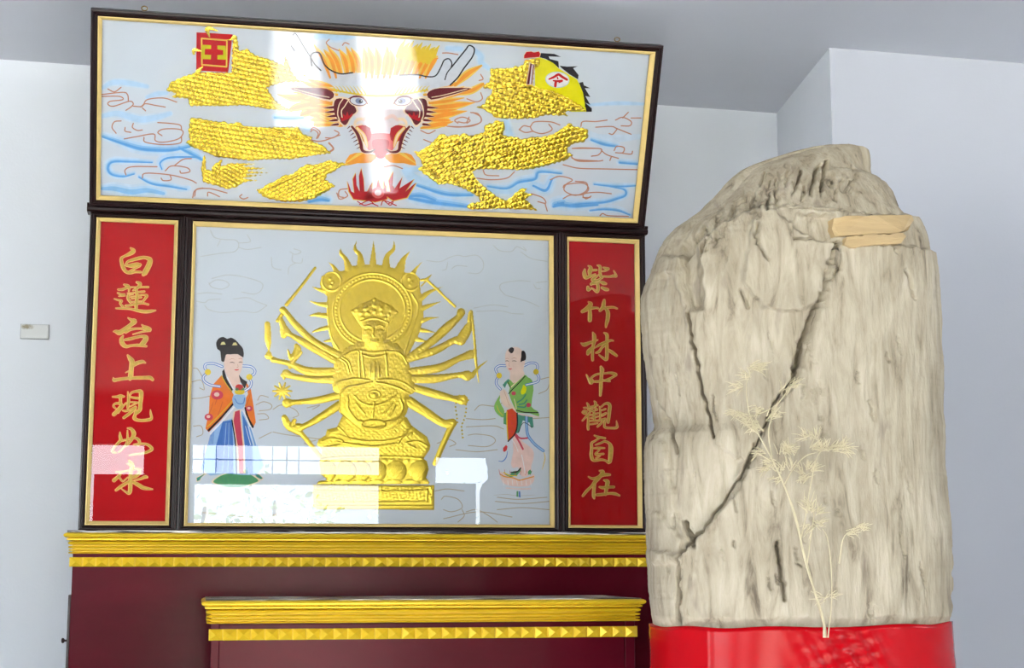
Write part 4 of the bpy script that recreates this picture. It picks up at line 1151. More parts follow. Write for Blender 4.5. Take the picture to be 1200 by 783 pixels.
# faint clouds behind the deity
N1 = lambda *p: tr(220, 265, 6.022, p)
N2 = lambda *p: tr(500, 280, 6.527, p)
N3 = lambda *p: tr(510, 430, 4.121, p)
N4 = lambda *p: tr(225, 385, 5.589, p)
for p in (N1((160,30),(190,80),(260,95),(340,100),(360,140),(330,180),(250,190),(180,200),(90,215)), N1((360,120),(440,110),(420,60)), N1((360,150),(420,165),(520,150)), N1((210,140),(230,100)), N1((150,400),(170,430),(240,445),(290,420),(270,390),(200,380),(150,410)), N1((170,370),(280,345),(400,360),(520,400),(520,450),(470,480),(380,465)),
          N1((60,480),(140,470),(240,480)), N1((60,530),(120,540),(150,520),(230,515)), N1((120,560),(150,590),(240,610),(380,600),(480,610),(560,560)), N1((320,515),(420,505),(480,530),(560,560)), N1((720,180),(760,200),(800,180),(750,160)), N1((740,200),(740,250),(800,260),(810,230)), N1((590,220),(600,290),(660,310)), N1((710,340),(715,290),(760,260)),
          N2((0,165),(100,175),(180,140),(240,125),(290,135),(380,125),(430,170),(430,230),(390,265),(320,260)), N2((160,180),(150,230),(120,240)), N2((190,230),(230,205),(310,210)), N2((510,50),(560,90),(650,95),(690,60),(760,90),(740,60)), N2((720,100),(800,150),(920,172)), N2((600,430),(560,380),(580,340),(700,320),(790,325)), N2((600,430),(710,460),(800,490),(860,520)), N2((820,350),(840,380),(870,380)), N2((840,335),(920,325)), N2((360,530),(500,505),(620,520)), N2((380,555),(560,550),(650,570),(740,575))):
    fc = Art(PLOW); fc.k = random.randrange(17)
    fc.stroke(p, FAINT, 0.00008, w=1.0).build('cloud_outline', pic_mid)
for p in (N3((190,210),(220,185),(290,190),(330,170)), N3((150,250),(230,255),(290,250)), N3((160,330),(200,325),(270,335),(290,360),(250,385),(160,380)), N3((10,370),(60,350),(100,370),(70,385)), N3((150,290),(280,285),(330,300)), N3((100,400),(200,410),(300,400)), N3((500,130),(540,110),(555,70)), N3((510,60),(550,50)), N3((470,250),(550,245)), N3((30,640),(50,625),(110,640),(130,680),(80,700),(40,690)), N3((130,690),(140,720),(110,750)), N3((150,700),(200,690),(260,720),(300,750)), N3((0,600),(60,590),(140,600)),
          N3((300,630),(400,640),(540,630)), N3((290,650),(420,660),(550,650)), N3((300,690),(420,680),(550,690)), N4((10,260),(40,270),(90,360)), N4((0,350),(60,340),(80,400),(50,390)), N4((0,460),(60,455),(130,440)), N4((10,640),(60,640),(70,690),(30,710)), N4((420,500),(470,480),(520,500),(510,530),(440,540)), N4((430,560),(480,560),(500,590),(440,600)), N4((430,470),(450,440),(500,450)), N4((440,720),(520,680)),
          A6((0,480),(60,450),(150,480),(180,520),(140,540)), A6((0,640),(100,660),(330,690)), A6((240,470),(330,450),(280,480)), A6((300,700),(220,720),(300,740)), [(230,600),(300,606),(345,598)], [(520,608),(560,600),(600,606)]):
    fc = Art(PLOW); fc.k = random.randrange(17)
    fc.stroke(p, FAINT2, 0.00009, w=1.05).build('cloud_outline', pic_mid)

# maiden attendant
G = lambda *p: tr(225, 385, 5.589, p)
gl_ = Art(PLOW)
gl_.poly(G((170,620),(130,690),(95,790),(60,920),(120,965),(220,950),(330,960),(420,960),(470,900),(430,770),(385,650),(330,540),(260,590)), SKL, .0003)
gl_.poly(G((200,610),(160,760),(150,940),(270,955),(270,770),(262,600)), SKB, .00035)
gl_.poly(G((330,560),(345,760),(350,950),(400,950),(395,770),(360,620)), SKB, .00035)
for k in range(5):
    gl_.stroke(G((215 + 9 * k, 620, 4), (200 + 13 * k, 780, 5), (180 + 18 * k, 940, 6)), SKL if k % 2 else RBL, .0004)
    gl_.stroke(G((120 + 6 * k, 700 - 8 * k, 3), (104 + 8 * k, 770, 3)), RBL, .0004)
    gl_.stroke(G((350 + 9 * k, 640, 3), (385 + 10 * k, 765, 4)), RBL if k % 2 else WHT, .0004)
gl_.poly(G((272,545),(318,528),(328,640),(345,780),(350,950),(300,950),(292,780),(262,610)), CRM, .00042)
gl_.poly(G((282,545),(312,535),(320,640),(335,780),(338,950),(310,950),(302,780),(272,605)), ROS, .00046)
gl_.stroke(G((262,600),(285,760),(292,950)), BLK, .00048, w=1.4)
gl_.poly(G((195,305),(140,365),(115,450),(112,540),(88,655),(110,680),(190,600),(272,492),(272,432),(215,345)), ROB, .0005)
gl_.poly(G((345,340),(385,395),(402,500),(418,615),(398,655),(350,560),(345,470),(368,430)), ROB, .0005)
gl_.stroke(G((108,668,14),(185,590,12),(272,492,12)), BLK, .00055); gl_.stroke(G((120,690,10),(200,605,10),(275,515,10)), WHT, .00056)
gl_.stroke(G((398,645,14),(365,580,12),(348,520,10)), BLK, .00055); gl_.stroke(G((380,640,10),(350,570,10),(335,540,8)), WHT, .00056)
gl_.stroke(G((100,645,5),(180,568,5),(268,472,5)), GLD, .00057)
for q, r_ in ((G((165,435))[0], 7), (G((110,580))[0], 5), (G((375,525))[0], 4)):
    gl_.ell(q[0], q[1], r_, r_ * .8, ROS, .0006); gl_.ell(q[0] - .5, q[1] - .5, r_ * .45, r_ * .36, LPK, .00063)
for a, b in ((180,450),(140,520),(200,520),(385,460)):
    gl_.stroke(G((a, b - 40, 3), (a - 12, b, 4), (a - 30, b + 50, 3)), mat('paint_robe_rust', (186, 84, 34), .6), .00058)
gl_.poly(G((235,290),(310,290),(320,350),(290,385),(262,380),(240,345)), SKN, .00052)
gl_.poly(G((210,265),(228,330),(268,400),(258,420),(200,320),(198,280)), BLK, .00058); gl_.poly(G((305,300),(330,330),(362,350),(345,395),(318,350)), BLK, .00058)
gl_.stroke(G((232,320,6),(262,380,6),(280,400,5)), WHT, .00061); gl_.stroke(G((195,312,5),(225,365,5),(262,415,5)), GLD, .00062)
gl_.poly(G((212,180),(230,160),(310,155),(332,195),(330,250),(312,300),(278,338),(262,340),(235,320),(215,280),(209,235)), SKN, .00064, smooth=2)
gl_.poly(G((158,95),(175,65),(205,55),(230,68),(255,60),(285,75),(312,105),(335,135),(337,190),(300,168),(250,170),(222,172),(212,215),(192,212),(186,150),(166,135)), BLK, .0007, smooth=2)
for q in (G((203,98))[0], G((280,102))[0]):
    gl_.poly([(q[0] - 3, q[1] + 1.6), (q[0] - 1.5, q[1] - 1.6), (q[0] + 1.5, q[1] - 1.8), (q[0] + 3.2, q[1] + 1.4)], paint('hair_ornament', 226, 216, 150), .00075)
gl_.stroke(G((248,224,3),(262,221,5),(278,226,3)), BLK, .0007); gl_.stroke(G((306,222,3),(318,219,5),(328,222,3)), BLK, .0007)
gl_.stroke(G((246,204,2),(262,198,3),(280,202,2)), BRN, .0007); gl_.stroke(G((304,200,2),(316,196,3),(328,200,2)), BRN, .0007)
gl_.stroke(G((298,235,2),(302,252,2.5),(292,256,2)), BRN, .0007); gl_.stroke(G((280,270,5),(292,272,8),(305,269,5)), LIP, .0007)
for w_, mt, o_ in ((3.2, RBL, .0006), (1.3, WHT, .00066)):
    gl_.stroke(G((198,250),(140,230),(90,235),(85,262),(105,285),(75,315),(80,345),(120,370),(182,380)), mt, o_, w=w_)
    gl_.stroke(G((330,245),(385,250),(412,275),(405,300),(372,318),(388,350),(380,385),(345,410)), mt, o_, w=w_)
for q in (G((104,286))[0], G((376,318))[0]):
    gl_.ell(q[0], q[1], 3.6, 3.6, GLD, .00072)
gl_.poly(G((270,440),(345,435),(352,490),(330,525),(290,525),(268,490)), SKL, .0006, smooth=2); gl_.stroke(G((280,460),(300,490),(335,490),(345,455)), RBL, .00066, w=1.0)
gl_.ell(*G((312,415))[0], 6, 3.4, GLD, .0007); gl_.ell(*G((310,385))[0], 4.6, 3.6, LIP, .00074); gl_.ell(*G((295,398))[0], 2.2, 1.8, DGR, .00074); gl_.ell(*G((330,396))[0], 2.2, 1.8, DGR, .00074)
gl_.build('maiden_figure', pic_mid)
lo = Art(PLOW)
K = lambda *p: tr(220, 500, 6.522, p)
lo.poly(K((180,418),(250,370),(350,348),(470,358),(555,412),(500,440),(420,470),(300,470),(220,445)), CRM, .0002, smooth=3); lo.poly(K((195,418),(258,374),(350,354),(465,364),(540,412),(490,436),(415,462),(300,462),(228,440)), DGR, .00026, smooth=3)
lo.poly(K((62,390),(140,350),(150,358),(105,390),(95,415),(66,424)), CRM, .0002); lo.poly(K((68,393),(135,358),(100,392),(90,412),(70,418)), TEA, .00026)
lo.poly(K((495,355),(545,360),(582,395),(565,410),(530,395)), CRM, .0002); lo.poly(K((505,360),(543,366),(574,394),(560,402),(530,388)), TEA, .00026)
for k in range(8):
    lo.stroke(K((250 + 34 * k, 385 - 4 * abs(k - 3.5), 3), (280 + 24 * k, 440, 3)), TEA, .0003)
lo.build('lotus_leaf', pic_mid)

# boy attendant
B = lambda *p: tr(570, 400, 7.825, p)
BL = lambda *p: tr(565, 480, 7.118, p)
by = Art(PLOW)
# legs, feet, lotus
by.poly(BL((255,230),(290,210),(340,270),(420,330),(430,400),(410,470),(400,540),(330,560),(300,480),(260,490),(240,450),(260,350)), LPK, .0002, smooth=2)
by.stroke(BL((250,250,6),(280,300,5),(300,350,5)), WHT, .00026); by.stroke(BL((330,380,8),(345,450,7),(360,540,7)), WHT, .00026)
by.poly(BL((150,520),(200,540),(300,585),(400,560),(435,540),(430,600),(380,640),(250,640),(170,610)), LPK, .00024, smooth=2)
by.stroke(BL((150,540,8),(190,560,10),(260,570,10),(310,590,10),(370,575,10),(430,560,8)), ORG, .0003)
for k in range(7):
    by.stroke(BL((175 + 38 * k, 590, 4), (180 + 38 * k, 630, 5)), WHT, .00032)
    by.stroke(BL((140 + 46 * k, 510 - (k in (0, 1)) * 10, 3), (150 + 42 * k, 545, 4)), ORD, .0003)
by.poly(BL((185,525),(230,545),(260,515),(300,510),(325,485),(320,515),(290,550),(240,565),(200,550)), DGR, .00034); by.poly(BL((380,520),(400,500),(415,520),(405,540),(385,545)), DGR, .00034)
by.stroke(BL((180,525),(230,550),(290,553)), GLD, .00037, w=1.2)
by.stroke(BL((240,525),(290,520),(322,488)), BLK, .00037, w=1.4)
for p, w_ in ((BL((270,205),(310,270),(340,330)), 2.2), (BL((280,205),(320,240),(400,235)), 2.0)):
    by.stroke(p, ROS, .00034, w=w_)
by.poly(BL((175,320),(200,295),(212,310),(205,340),(185,355),(175,345)), LIP, .0003)
by.stroke(BL((138,430,4),(170,432,8),(200,400,8),(212,350,4)), RBL, .0003)
by.stroke(BL((370,60),(372,150),(385,220),(440,290),(510,345)), RBL, .0004, w=3.4); by.stroke(BL((370,60),(372,150),(385,220),(440,290),(510,345)), SKL, .00044, w=1.6)
by.stroke(BL((510,345,4),(525,400,7),(512,460,6),(500,500,3)), OYL, .00028)
by.poly(BL((195,660),(200,650),(290,658),(410,655),(400,668),(300,668)), LPK, .00024)
by.poly(BL((288,680),(302,682),(302,730),(286,725)), DGR, .00026); by.poly(BL((306,682),(318,684),(320,735),(306,730)), SKB, .00026)
by.stroke(BL((100,715,2),(200,708,3),(300,720,3),(440,712,2)), FAINT2, .0002)
# robe
by.poly(BL((300,40),(330,50),(420,60),(430,145),(410,155),(395,110),(340,90),(330,120),(310,190),(285,200)), TEA, .00042)
by.poly(BL((180,30),(215,20),(215,130),(195,125),(178,120)), DGR, .00040)
by.stroke(BL((300,195,5),(345,110,5),(420,150,5)), BLK, .00046)
by.poly(B((345,308),(380,330),(420,360),(432,450),(412,600),(470,640),(482,690),(400,662),(290,655),(262,620),(205,480),(215,430),(180,375),(148,405),(200,345),(260,380)), GRN, .0005, smooth=2)
by.poly(B((135,480),(100,530),(72,590),(80,640),(115,680),(155,700),(165,640),(140,590),(120,540)), GRN, .0005, smooth=2)
by.poly(B((200,345),(148,400),(170,430),(190,380),(215,365)), TEA, .00054)
for q in (((285,560),(330,530),(360,490)), ((300,580),(345,570),(370,540)), ((290,600),(350,605),(365,580))):
    by.stroke(B(*q), TEA, .00056, w=1.6)
by.stroke(B((275,632,8),(340,650,10),(400,655,10),(475,655,10)), BLK, .00058); by.stroke(B((285,660,10),(360,680,12),(430,690,14),(480,695,10)), LPK, .00056)
by.stroke(B((355,320,8),(300,380,9),(240,440,9),(205,480,8)), BLK, .00058); by.stroke(B((340,315,9),(280,370,10),(222,425,10)), CRM, .00057)
by.stroke(B((195,370,6),(225,430,6)), BLK, .00058)
by.stroke(B((95,590,5),(115,640,6),(150,680,5)), GLD, .0006); by.stroke(B((255,530,6),(270,590,7),(275,625,5)), CRM, .0006)
by.poly(B((340,400),(365,420),(360,470),(325,490),(315,460),(330,430)), YEL, .0006, smooth=2); by.ell(*B((250,478))[0], 2.6, 2.4, ROS, .0006); by.ell(*B((385,585))[0], 2.8, 2.6, ROS, .0006)
by.poly(B((130,450),(160,440),(190,470),(215,550),(265,620),(260,640),(205,620),(150,580),(125,510)), SKN, .00062, smooth=2)
by.stroke(B((160,450,3),(185,520,3),(210,590,3)), BRN, .00066)
by.poly(BL((205,5),(250,-10),(290,30),(292,130),(272,200),(215,265),(205,100)), ORD, .00064); by.stroke(BL((292,30),(293,130),(272,205),(217,265)), BLK, .00068, w=1.6); by.stroke(BL((206,20),(206,100),(215,250)), GLD, .00068, w=1.3)
for k in range(8):
    q = BL((230 + 18 * (k % 3), 30 + 22 * k))[0]
    by.ell(q[0], q[1], 1.0, 1.0, LIP, .0007)
# head
by.poly(B((215,290),(240,270),(330,250),(352,300),(330,330),(280,370),(245,385),(215,350)), SKN, .0006)
by.poly(B((172,125),(195,75),(240,55),(290,55),(330,90),(352,160),(350,220),(325,285),(270,320),(235,305),(195,260),(176,210)), SKN, .00066, smooth=2)
by.poly(B((203,78),(225,55),(252,65),(248,95),(228,112),(206,92)), BLK, .0007, smooth=2); by.poly(B((322,92),(345,88),(362,120),(360,170),(330,182),(312,190),(320,140)), BLK, .0007, smooth=2)
by.stroke(B((175,182,4),(190,179,6),(205,184,4)), BLK, .00072); by.stroke(B((236,182,4),(255,179,6),(275,184,4)), BLK, .00072)
by.stroke(B((176,162,2),(190,156,4),(204,162,2)), BRN, .00072); by.stroke(B((232,160,2),(255,152,4),(278,160,2)), BRN, .00072)
by.stroke(B((212,190,2),(205,222,3),(218,228,2)), BRN, .00072); by.stroke(B((205,252,6),(218,255,9),(232,251,6)), LIP, .00072)
for w_, mt, o_ in ((3.0, RBL, .0006), (1.2, WHT, .00066)):
    by.stroke(B((175,225),(120,225),(85,250),(95,285),(115,315),(90,360),(95,400),(130,440)), mt, o_, w=w_)
    by.stroke(B((345,225),(400,200),(455,205),(470,240),(455,280),(482,330),(470,370),(410,390),(365,400)), mt, o_, w=w_)
for q in (B((117,315))[0], B((455,280))[0]):
    by.ell(q[0], q[1], 3.2, 3.4, GLD, .00074)
by.build('boy_figure', pic_mid)

# ================================================================== driftwood
TYC = 2.62                                     # depth of the trunk's outline
sil = [(169.6, 985, 1000), (170.5, 968, 1014), (173, 954, 1019), (178, 934, 1021), (186, 910, 1022), (195, 885, 1022), (203, 869, 1024), (210, 861, 1040), (220, 851, 1047), (233, 840, 1052), (243, 830, 1055),
       (252, 822, 1064), (262, 808, 1070), (271, 795, 1073), (283, 783, 1077), (294, 776, 1079), (313, 768, 1081), (325, 763, 1082), (351, 754, 1083), (380, 754, 1085), (400, 755, 1085), (430, 759, 1086),
       (459, 763, 1086), (485, 768, 1087), (499, 769, 1088), (505, 768, 1088), (509, 764, 1088), (514, 759, 1089), (530, 757, 1089), (558, 757, 1090), (590, 759, 1093), (615, 761, 1095), (637, 760, 1096), (685, 764, 1099), (733, 769, 1101), (790, 771, 1106)]
rows_y = np.concatenate([np.linspace(169.6, 173, 10, endpoint=False), np.arange(173, 790, 1.45)])
sy = np.array([s[0] for s in sil])
lx = np.interp(rows_y, sy, [s[1] for s in sil])
rx = np.interp(rows_y, sy, [s[2] for s in sil])
r1 = np.random.default_rng(4)
def jitter(n, sig, amp):
    k = np.exp(-.5 * (np.arange(-12, 13) / sig) ** 2); k /= k.sum()
    return np.convolve(r1.normal(size=n + 24), k, 'valid') * amp * math.sqrt(sig * 3.5)
lx = lx + jitter(len(rows_y), 5.0, .5) + jitter(len(rows_y), .8, .18); rx = rx + jitter(len(rows_y), 5.0, .35) + jitter(len(rows_y), .8, .15)
# rows below the frame carry the trunk down to the floor
NT = 380
# denser columns on the side that faces the room
u = np.linspace(0, 1, NT, endpoint=False)
th = 2 * math.pi * u - .5 * np.sin(2 * math.pi * u - math.pi / 2 + math.pi / 2) * 0.0
front = np.linspace(math.pi, 2 * math.pi, 290, endpoint=False)        # -Y half
backh = np.linspace(0, math.pi, 90, endpoint=False)
th = np.concatenate([front, backh + 2 * math.pi])
NT = len(th)
PL_ = at(lx, rows_y, TYC); PR_ = at(rx, rows_y, TYC)
zrow = (PL_[:, 2] + PR_[:, 2]) / 2
cx_, hw = (PL_[:, 0] + PR_[:, 0]) / 2, (PR_[:, 0] - PL_[:, 0]) / 2
depth = .62 * np.minimum(hw, .26) ** .75 * .26 ** .25 + 0.0
depth = np.minimum(depth, .155)
topf = np.clip((rows_y - 169.6) / 70, 0, 1) ** .4
depth = .03 + (depth - .03) * topf
zb_ext = np.linspace(zrow[-1], 0.0, 40)[1:]
zall = np.concatenate([zrow, zb_ext])
cx_ = np.concatenate([cx_, np.full(len(zb_ext), cx_[-1])]); hw = np.concatenate([hw, hw[-1] + .02 * np.linspace(0, 1, len(zb_ext))]); depth = np.concatenate([depth, depth[-1] + .02 * np.linspace(0, 1, len(zb_ext))])
M = len(zall)
sx = np.sign(np.cos(th)) * np.abs(np.cos(th)) ** .80
sy_ = np.sign(np.sin(th)) * np.abs(np.sin(th)) ** .85
X = cx_[:, None] + hw[:, None] * sx[None, :]
Y = TYC + .0 + depth[:, None] * sy_[None, :]
Zz = np.repeat(zall[:, None], NT, 1)
V = np.stack([X, Y, Zz], -1).reshape(-1, 3)
nrm = np.stack([np.broadcast_to(sx / 1, X.shape) * .55, np.broadcast_to(sy_, X.shape), np.zeros_like(X)], -1).reshape(-1, 3)
nrm /= np.maximum(np.linalg.norm(nrm, axis=1, keepdims=True), 1e-6)
# where each point of the facing side shows in the traced outline
rel = V - CAM
pxx = 600 + FPX * (rel @ RGT) / (rel @ FWD); pyy = 391.5 - FPX * (rel @ UPV) / (rel @ FWD)
P2 = np.stack([pxx, pyy], 1)
isf = (nrm[:, 1] < .15)
# grain and weathering
def fbm(Xs, Zs, Ys, fx, fz, seed, octs=4):
    r = np.random.default_rng(seed)
    h = np.zeros(len(Xs)); amp = 1.0; tot = 0
    for o_ in range(octs):
        for k in range(5):
            a, b, c = r.normal() * fx * 2 ** o_, r.normal() * fz * 1.45 ** o_, r.normal() * fx * 2 ** o_
            h += amp * np.sin(Xs * a + Zs * b + Ys * c + r.uniform(0, 6.28)) / 5
        tot += amp; amp *= .55
    return h / tot
lean = V[:, 0] - .10 * V[:, 2]
disp = .0100 * fbm(lean, V[:, 2], V[:, 1], 13, 4, 1) + .0030 * fbm(lean, V[:, 2], V[:, 1], 70, 4, 2, 3) + .0016 * fbm(lean, V[:, 2], V[:, 1], 230, 6, 3, 3)
def carve(pts, w0, dep, wid=None):
    """crack: points (x, y[, width])"""
    global disp
    sub = isf & (pxx > min(p[0] for p in pts) - 30) & (pxx < max(p[0] for p in pts) + 30) & (pyy > min(p[1] for p in pts) - 30) & (pyy < max(p[1] for p in pts) + 30)
    ids = np.where(sub)[0]
    q = catmull([p if len(p) > 2 else (p[0], p[1], w0) for p in pts], 5)
    q[1:-1, :2] += r1.normal(size=(len(q) - 2, 2)) * 1.0
    best = np.full(len(ids), 1e9)
    for i in range(len(q) - 1):
        d, t = seg_dist(P2[ids], q[i, :2], q[i + 1, :2])
        best = np.minimum(best, d / (q[i, 2] + (q[i + 1, 2] - q[i, 2]) * t))
    disp[ids] -= dep * np.exp(-best ** 2 * 1.2)
def plateau(poly, amt, soft):
    """a slab of wood standing proud (amt > 0) or broken away (amt < 0)"""
    global disp
    ids = np.where(isf)[0]
    d = poly_depth(P2[ids], poly) + 1.6 * np.sin(P2[ids][:, 0] * .41) * np.sin(P2[ids][:, 1] * .23 + 1.0)
    disp[ids] += amt * np.clip(d / soft + .5, 0, 1)
# upper cap above the ledge stands back, the face below is proud
plateau([(893,236),(935,240),(985,243),(1030,250),(1060,252),(1100,250),(1100,120),(700,120),(700,300),(800,300),(840,262),(870,248)], -.022, 5)
plateau([(935,250),(978,252),(978,281),(962,283),(930,268)], -.016, 4)
plateau([(870,330),(885,250),(893,238),(960,282),(985,284),(965,345),(945,362),(920,366),(895,360)], .010, 3.5)
# hollow and split slab on the left
plateau([(795,285),(812,275),(820,320),(822,360),(806,362),(800,330)], -.022, 9)
plateau([(750,330),(785,320),(800,362),(808,400),(822,460),(838,520),(870,540),(855,580),(820,625),(800,650),(740,640),(740,330)], -.012, 5)
plateau([(740,505),(775,520),(790,600),(812,628),(800,660),(740,660)], .010, 6)
plateau([(740,595),(775,602),(800,632),(797,740),(740,760)], .010, 4)
# the big rising flake on the right of the main split
plateau([(985,284),(1070,290),(1110,300),(1110,760),(800,760),(800,650),(822,622),(862,580),(882,545),(905,480),(930,452),(946,400),(966,335)], .010, 3)
carve([(984,284,1.0),(974,300,1.2),(964,338,1.6),(949,378,2.2),(940,405,3.0),(934,432,3.4),(930,448,2.0)], 3, .050)
carve([(972,305,1.2),(978,318,1.2),(968,330,1.0)], 1, .02)
carve([(930,448,1.8),(912,468,1.6),(900,490,1.2),(886,525,1.3),(878,548,1.4)], 2, .03)
carve([(884,520,1.3),(872,552,1.5),(850,585,1.3),(828,615,1.6),(806,640,1.8),(798,660,1.3),(797,700,1.1),(797,735,1.0)], 2, .026)
carve([(804,365,1.8),(810,400,2.0),(820,445,2.0),(830,485,1.8),(836,512,1.2)], 2, .03)
carve([(800,612,2),(808,628,3),(814,640,2)], 2, .03)
carve([(766,470,1.5),(780,500,2.2),(789,530,1.5)], 2, .02)
carve([(911,636,2.2),(912,655,2.4),(916,680,2.2),(918,703,1.4)], 2, .03)
carve([(893,237,1.4),(950,243,1.6),(1000,246,1.6),(1030,250,1.4)], 2, .02)
carve([(930,281,1.0),(962,281,1.2),(985,283,1.2)], 2, .018)
carve([(955,225,1.2),(960,200,1.6),(968,190,1.2)], 2, .02); carve([(968,226,1.2),(972,198,2.2),(976,185,1.2)], 2, .02); carve([(935,215,1.2),(942,198,1.8)], 2, .014)
carve([(888,262,1.2),(886,285,1.2),(900,305,1)], 1.2, .012); carve([(868,340,1.4),(876,360,1.6)], 1.4, .014); carve([(1056,318,1.4),(1066,350,1.6),(1062,340,1)], 1.4, .012)
carve([(978,284,.8),(984,300,1.0),(980,318,1.2),(975,305,.8)], 1, .014)
for k in range(46):                            # small weather checks along the grain
    x0_, y0_ = r1.uniform(775, 1075), r1.uniform(270, 715); L_ = r1.uniform(8, 32)
    carve([(x0_, y0_, .5), (x0_ + L_ * .09, y0_ + L_ * .5, r1.uniform(.7, 1.2)), (x0_ + L_ * .2, y0_ + L_, .4)], 1, r1.uniform(.004, .010))
for k in range(60):                            # crumbling end grain at the top left
    x0_ = r1.uniform(815, 1010); y0_ = np.interp(x0_, [815, 870, 912, 1010], [258, 204, 186, 172]) + r1.uniform(3, 46)
    carve([(x0_, y0_, 1.2), (x0_ + r1.uniform(-4, 4), y0_ + r1.uniform(4, 12), 1.4), (x0_ + r1.uniform(-6, 2), y0_ + 16, .6)], 1.3, r1.uniform(.005, .012))
# keep the outline itself as traced
edge = np.clip(np.abs(np.tile(sy_, M)) / .35, .25, 1)
fade = np.clip((734 - pyy) / 60, 0, 1)             # lies flat under the wrapping
disp = np.minimum(disp, .002 + .045 * fade)
V = V + nrm * (disp * edge)[:, None]
F = []
for i in range(M - 1):
    a = i * NT
    for j in range(NT):
        k = (j + 1) % NT
        F.append((a + j, a + k, a + NT + k, a + NT + j))
F.append(tuple(range(NT))); F.append(tuple((M - 1) * NT + j for j in range(NT - 1, -1, -1)))

m_drift = bpy.data.materials.new('weathered_driftwood')
m_drift.use_nodes = True
n, l = nodes_of(m_drift)
b = n['Principled BSDF']; b.inputs['Roughness'].default_value = .82; b.inputs['Specular IOR Level'].default_value = .25
tc = n.new('ShaderNodeTexCoord'); mp = n.new('ShaderNodeMapping')
mp.inputs['Scale'].default_value = (1, 1, .2); mp.inputs['Rotation'].default_value = (0, .16, 0)
l.new(tc.outputs['Object'], mp.inputs[0])
n1 = n.new('ShaderNodeTexNoise'); n1.inputs['Scale'].default_value = 42; n1.inputs['Detail'].default_value = 8; n1.inputs['Roughness'].default_value = .62; n1.inputs['Distortion'].default_value = .8
n2 = n.new('ShaderNodeTexNoise'); n2.inputs['Scale'].default_value = 6; n2.inputs['Detail'].default_value = 4
n3 = n.new('ShaderNodeTexNoise'); n3.inputs['Scale'].default_value = 190; n3.inputs['Detail'].default_value = 5
for q in (n1, n3): l.new(mp.outputs[0], q.inputs['Vector'])
l.new(tc.outputs['Object'], n2.inputs['Vector'])
r_1 = n.new('ShaderNodeValToRGB'); e = r_1.color_ramp.elements
e[0].position = .28; e[0].color = srgb(112, 102, 90); e[1].position = .56; e[1].color = srgb(190, 182, 167)
e.new(.42).color = srgb(174, 165, 149); e.new(.75).color = srgb(203, 197, 185)
l.new(n1.outputs['Fac'], r_1.inputs[0])
r_2 = n.new('ShaderNodeValToRGB'); r_2.color_ramp.elements[0].position = .35; r_2.color_ramp.elements[0].color = srgb(216, 208, 194); r_2.color_ramp.elements[1].position = .65; r_2.color_ramp.elements[1].color = srgb(255, 250, 240)
l.new(n2.outputs['Fac'], r_2.inputs[0])
mx = n.new('ShaderNodeMix'); mx.data_type = 'RGBA'; mx.blend_type = 'MULTIPLY'; mx.inputs['Factor'].default_value = .8
l.new(r_1.outputs[0], mx.inputs['A']); l.new(r_2.outputs[0], mx.inputs['B'])
n4 = n.new('ShaderNodeTexNoise'); n4.inputs['Scale'].default_value = 30; n4.inputs['Detail'].default_value = 3
mp4 = n.new('ShaderNodeMapping'); mp4.inputs['Scale'].default_value = (1, 1, .3); mp4.inputs['Rotation'].default_value = (0, .3, 0)
l.new(tc.outputs['Object'], mp4.inputs[0]); l.new(mp4.outputs[0], n4.inputs['Vector'])
r_4 = n.new('ShaderNodeValToRGB'); r_4.color_ramp.elements[0].position = .63; r_4.color_ramp.elements[0].color = (0, 0, 0, 1); r_4.color_ramp.elements[1].position = .74; r_4.color_ramp.elements[1].color = (.75, .75, .75, 1)
l.new(n4.outputs['Fac'], r_4.inputs[0])
mx4 = n.new('ShaderNodeMix'); mx4.data_type = 'RGBA'; mx4.inputs['B'].default_value = srgb(136, 124, 112)   # grey weather stains
l.new(r_4.outputs[0], mx4.inputs['Factor']); l.new(mx.outputs['Result'], mx4.inputs['A'])
l.new(mx4.outputs['Result'], b.inputs['Base Color'])
bp = n.new('ShaderNodeBump'); bp.inputs['Strength'].default_value = .55; bp.inputs['Distance'].default_value = .004
ad = n.new('ShaderNodeMath'); ad.operation = 'ADD'
l.new(n1.outputs['Fac'], ad.inputs[0]); l.new(n3.outputs['Fac'], ad.inputs[1]); l.new(ad.outputs[0], bp.inputs['Height']); l.new(bp.outputs[0], b.inputs['Normal'])

drift = empty('driftwood', (float(cx_[-1]), TYC, 0), 'tall bleached driftwood trunk standing in front of the altar', 'driftwood')
mesh_obj('trunk', V, F, m_drift, drift, smooth=True)
Vg = V.reshape(M, NT, 3)
def on_trunk(px, py, lift=0.0):
    """point of the trunk's facing surface seen at a traced spot"""
    d = rays(np.array([px]), np.array([py]))[0]
    ids = np.where(isf)[0]
    rr = V[ids] - CAM
    qx = 600 + FPX * (rr @ RGT) / (rr @ FWD); qy = 391.5 - FPX * (rr @ UPV) / (rr @ FWD)
    k = np.argsort((qx - px) ** 2 + (qy - py) ** 2)[:4]
    yy = V[ids[k], 1].mean() - lift
    return CAM + d * ((yy - CAM[1]) / d[1])

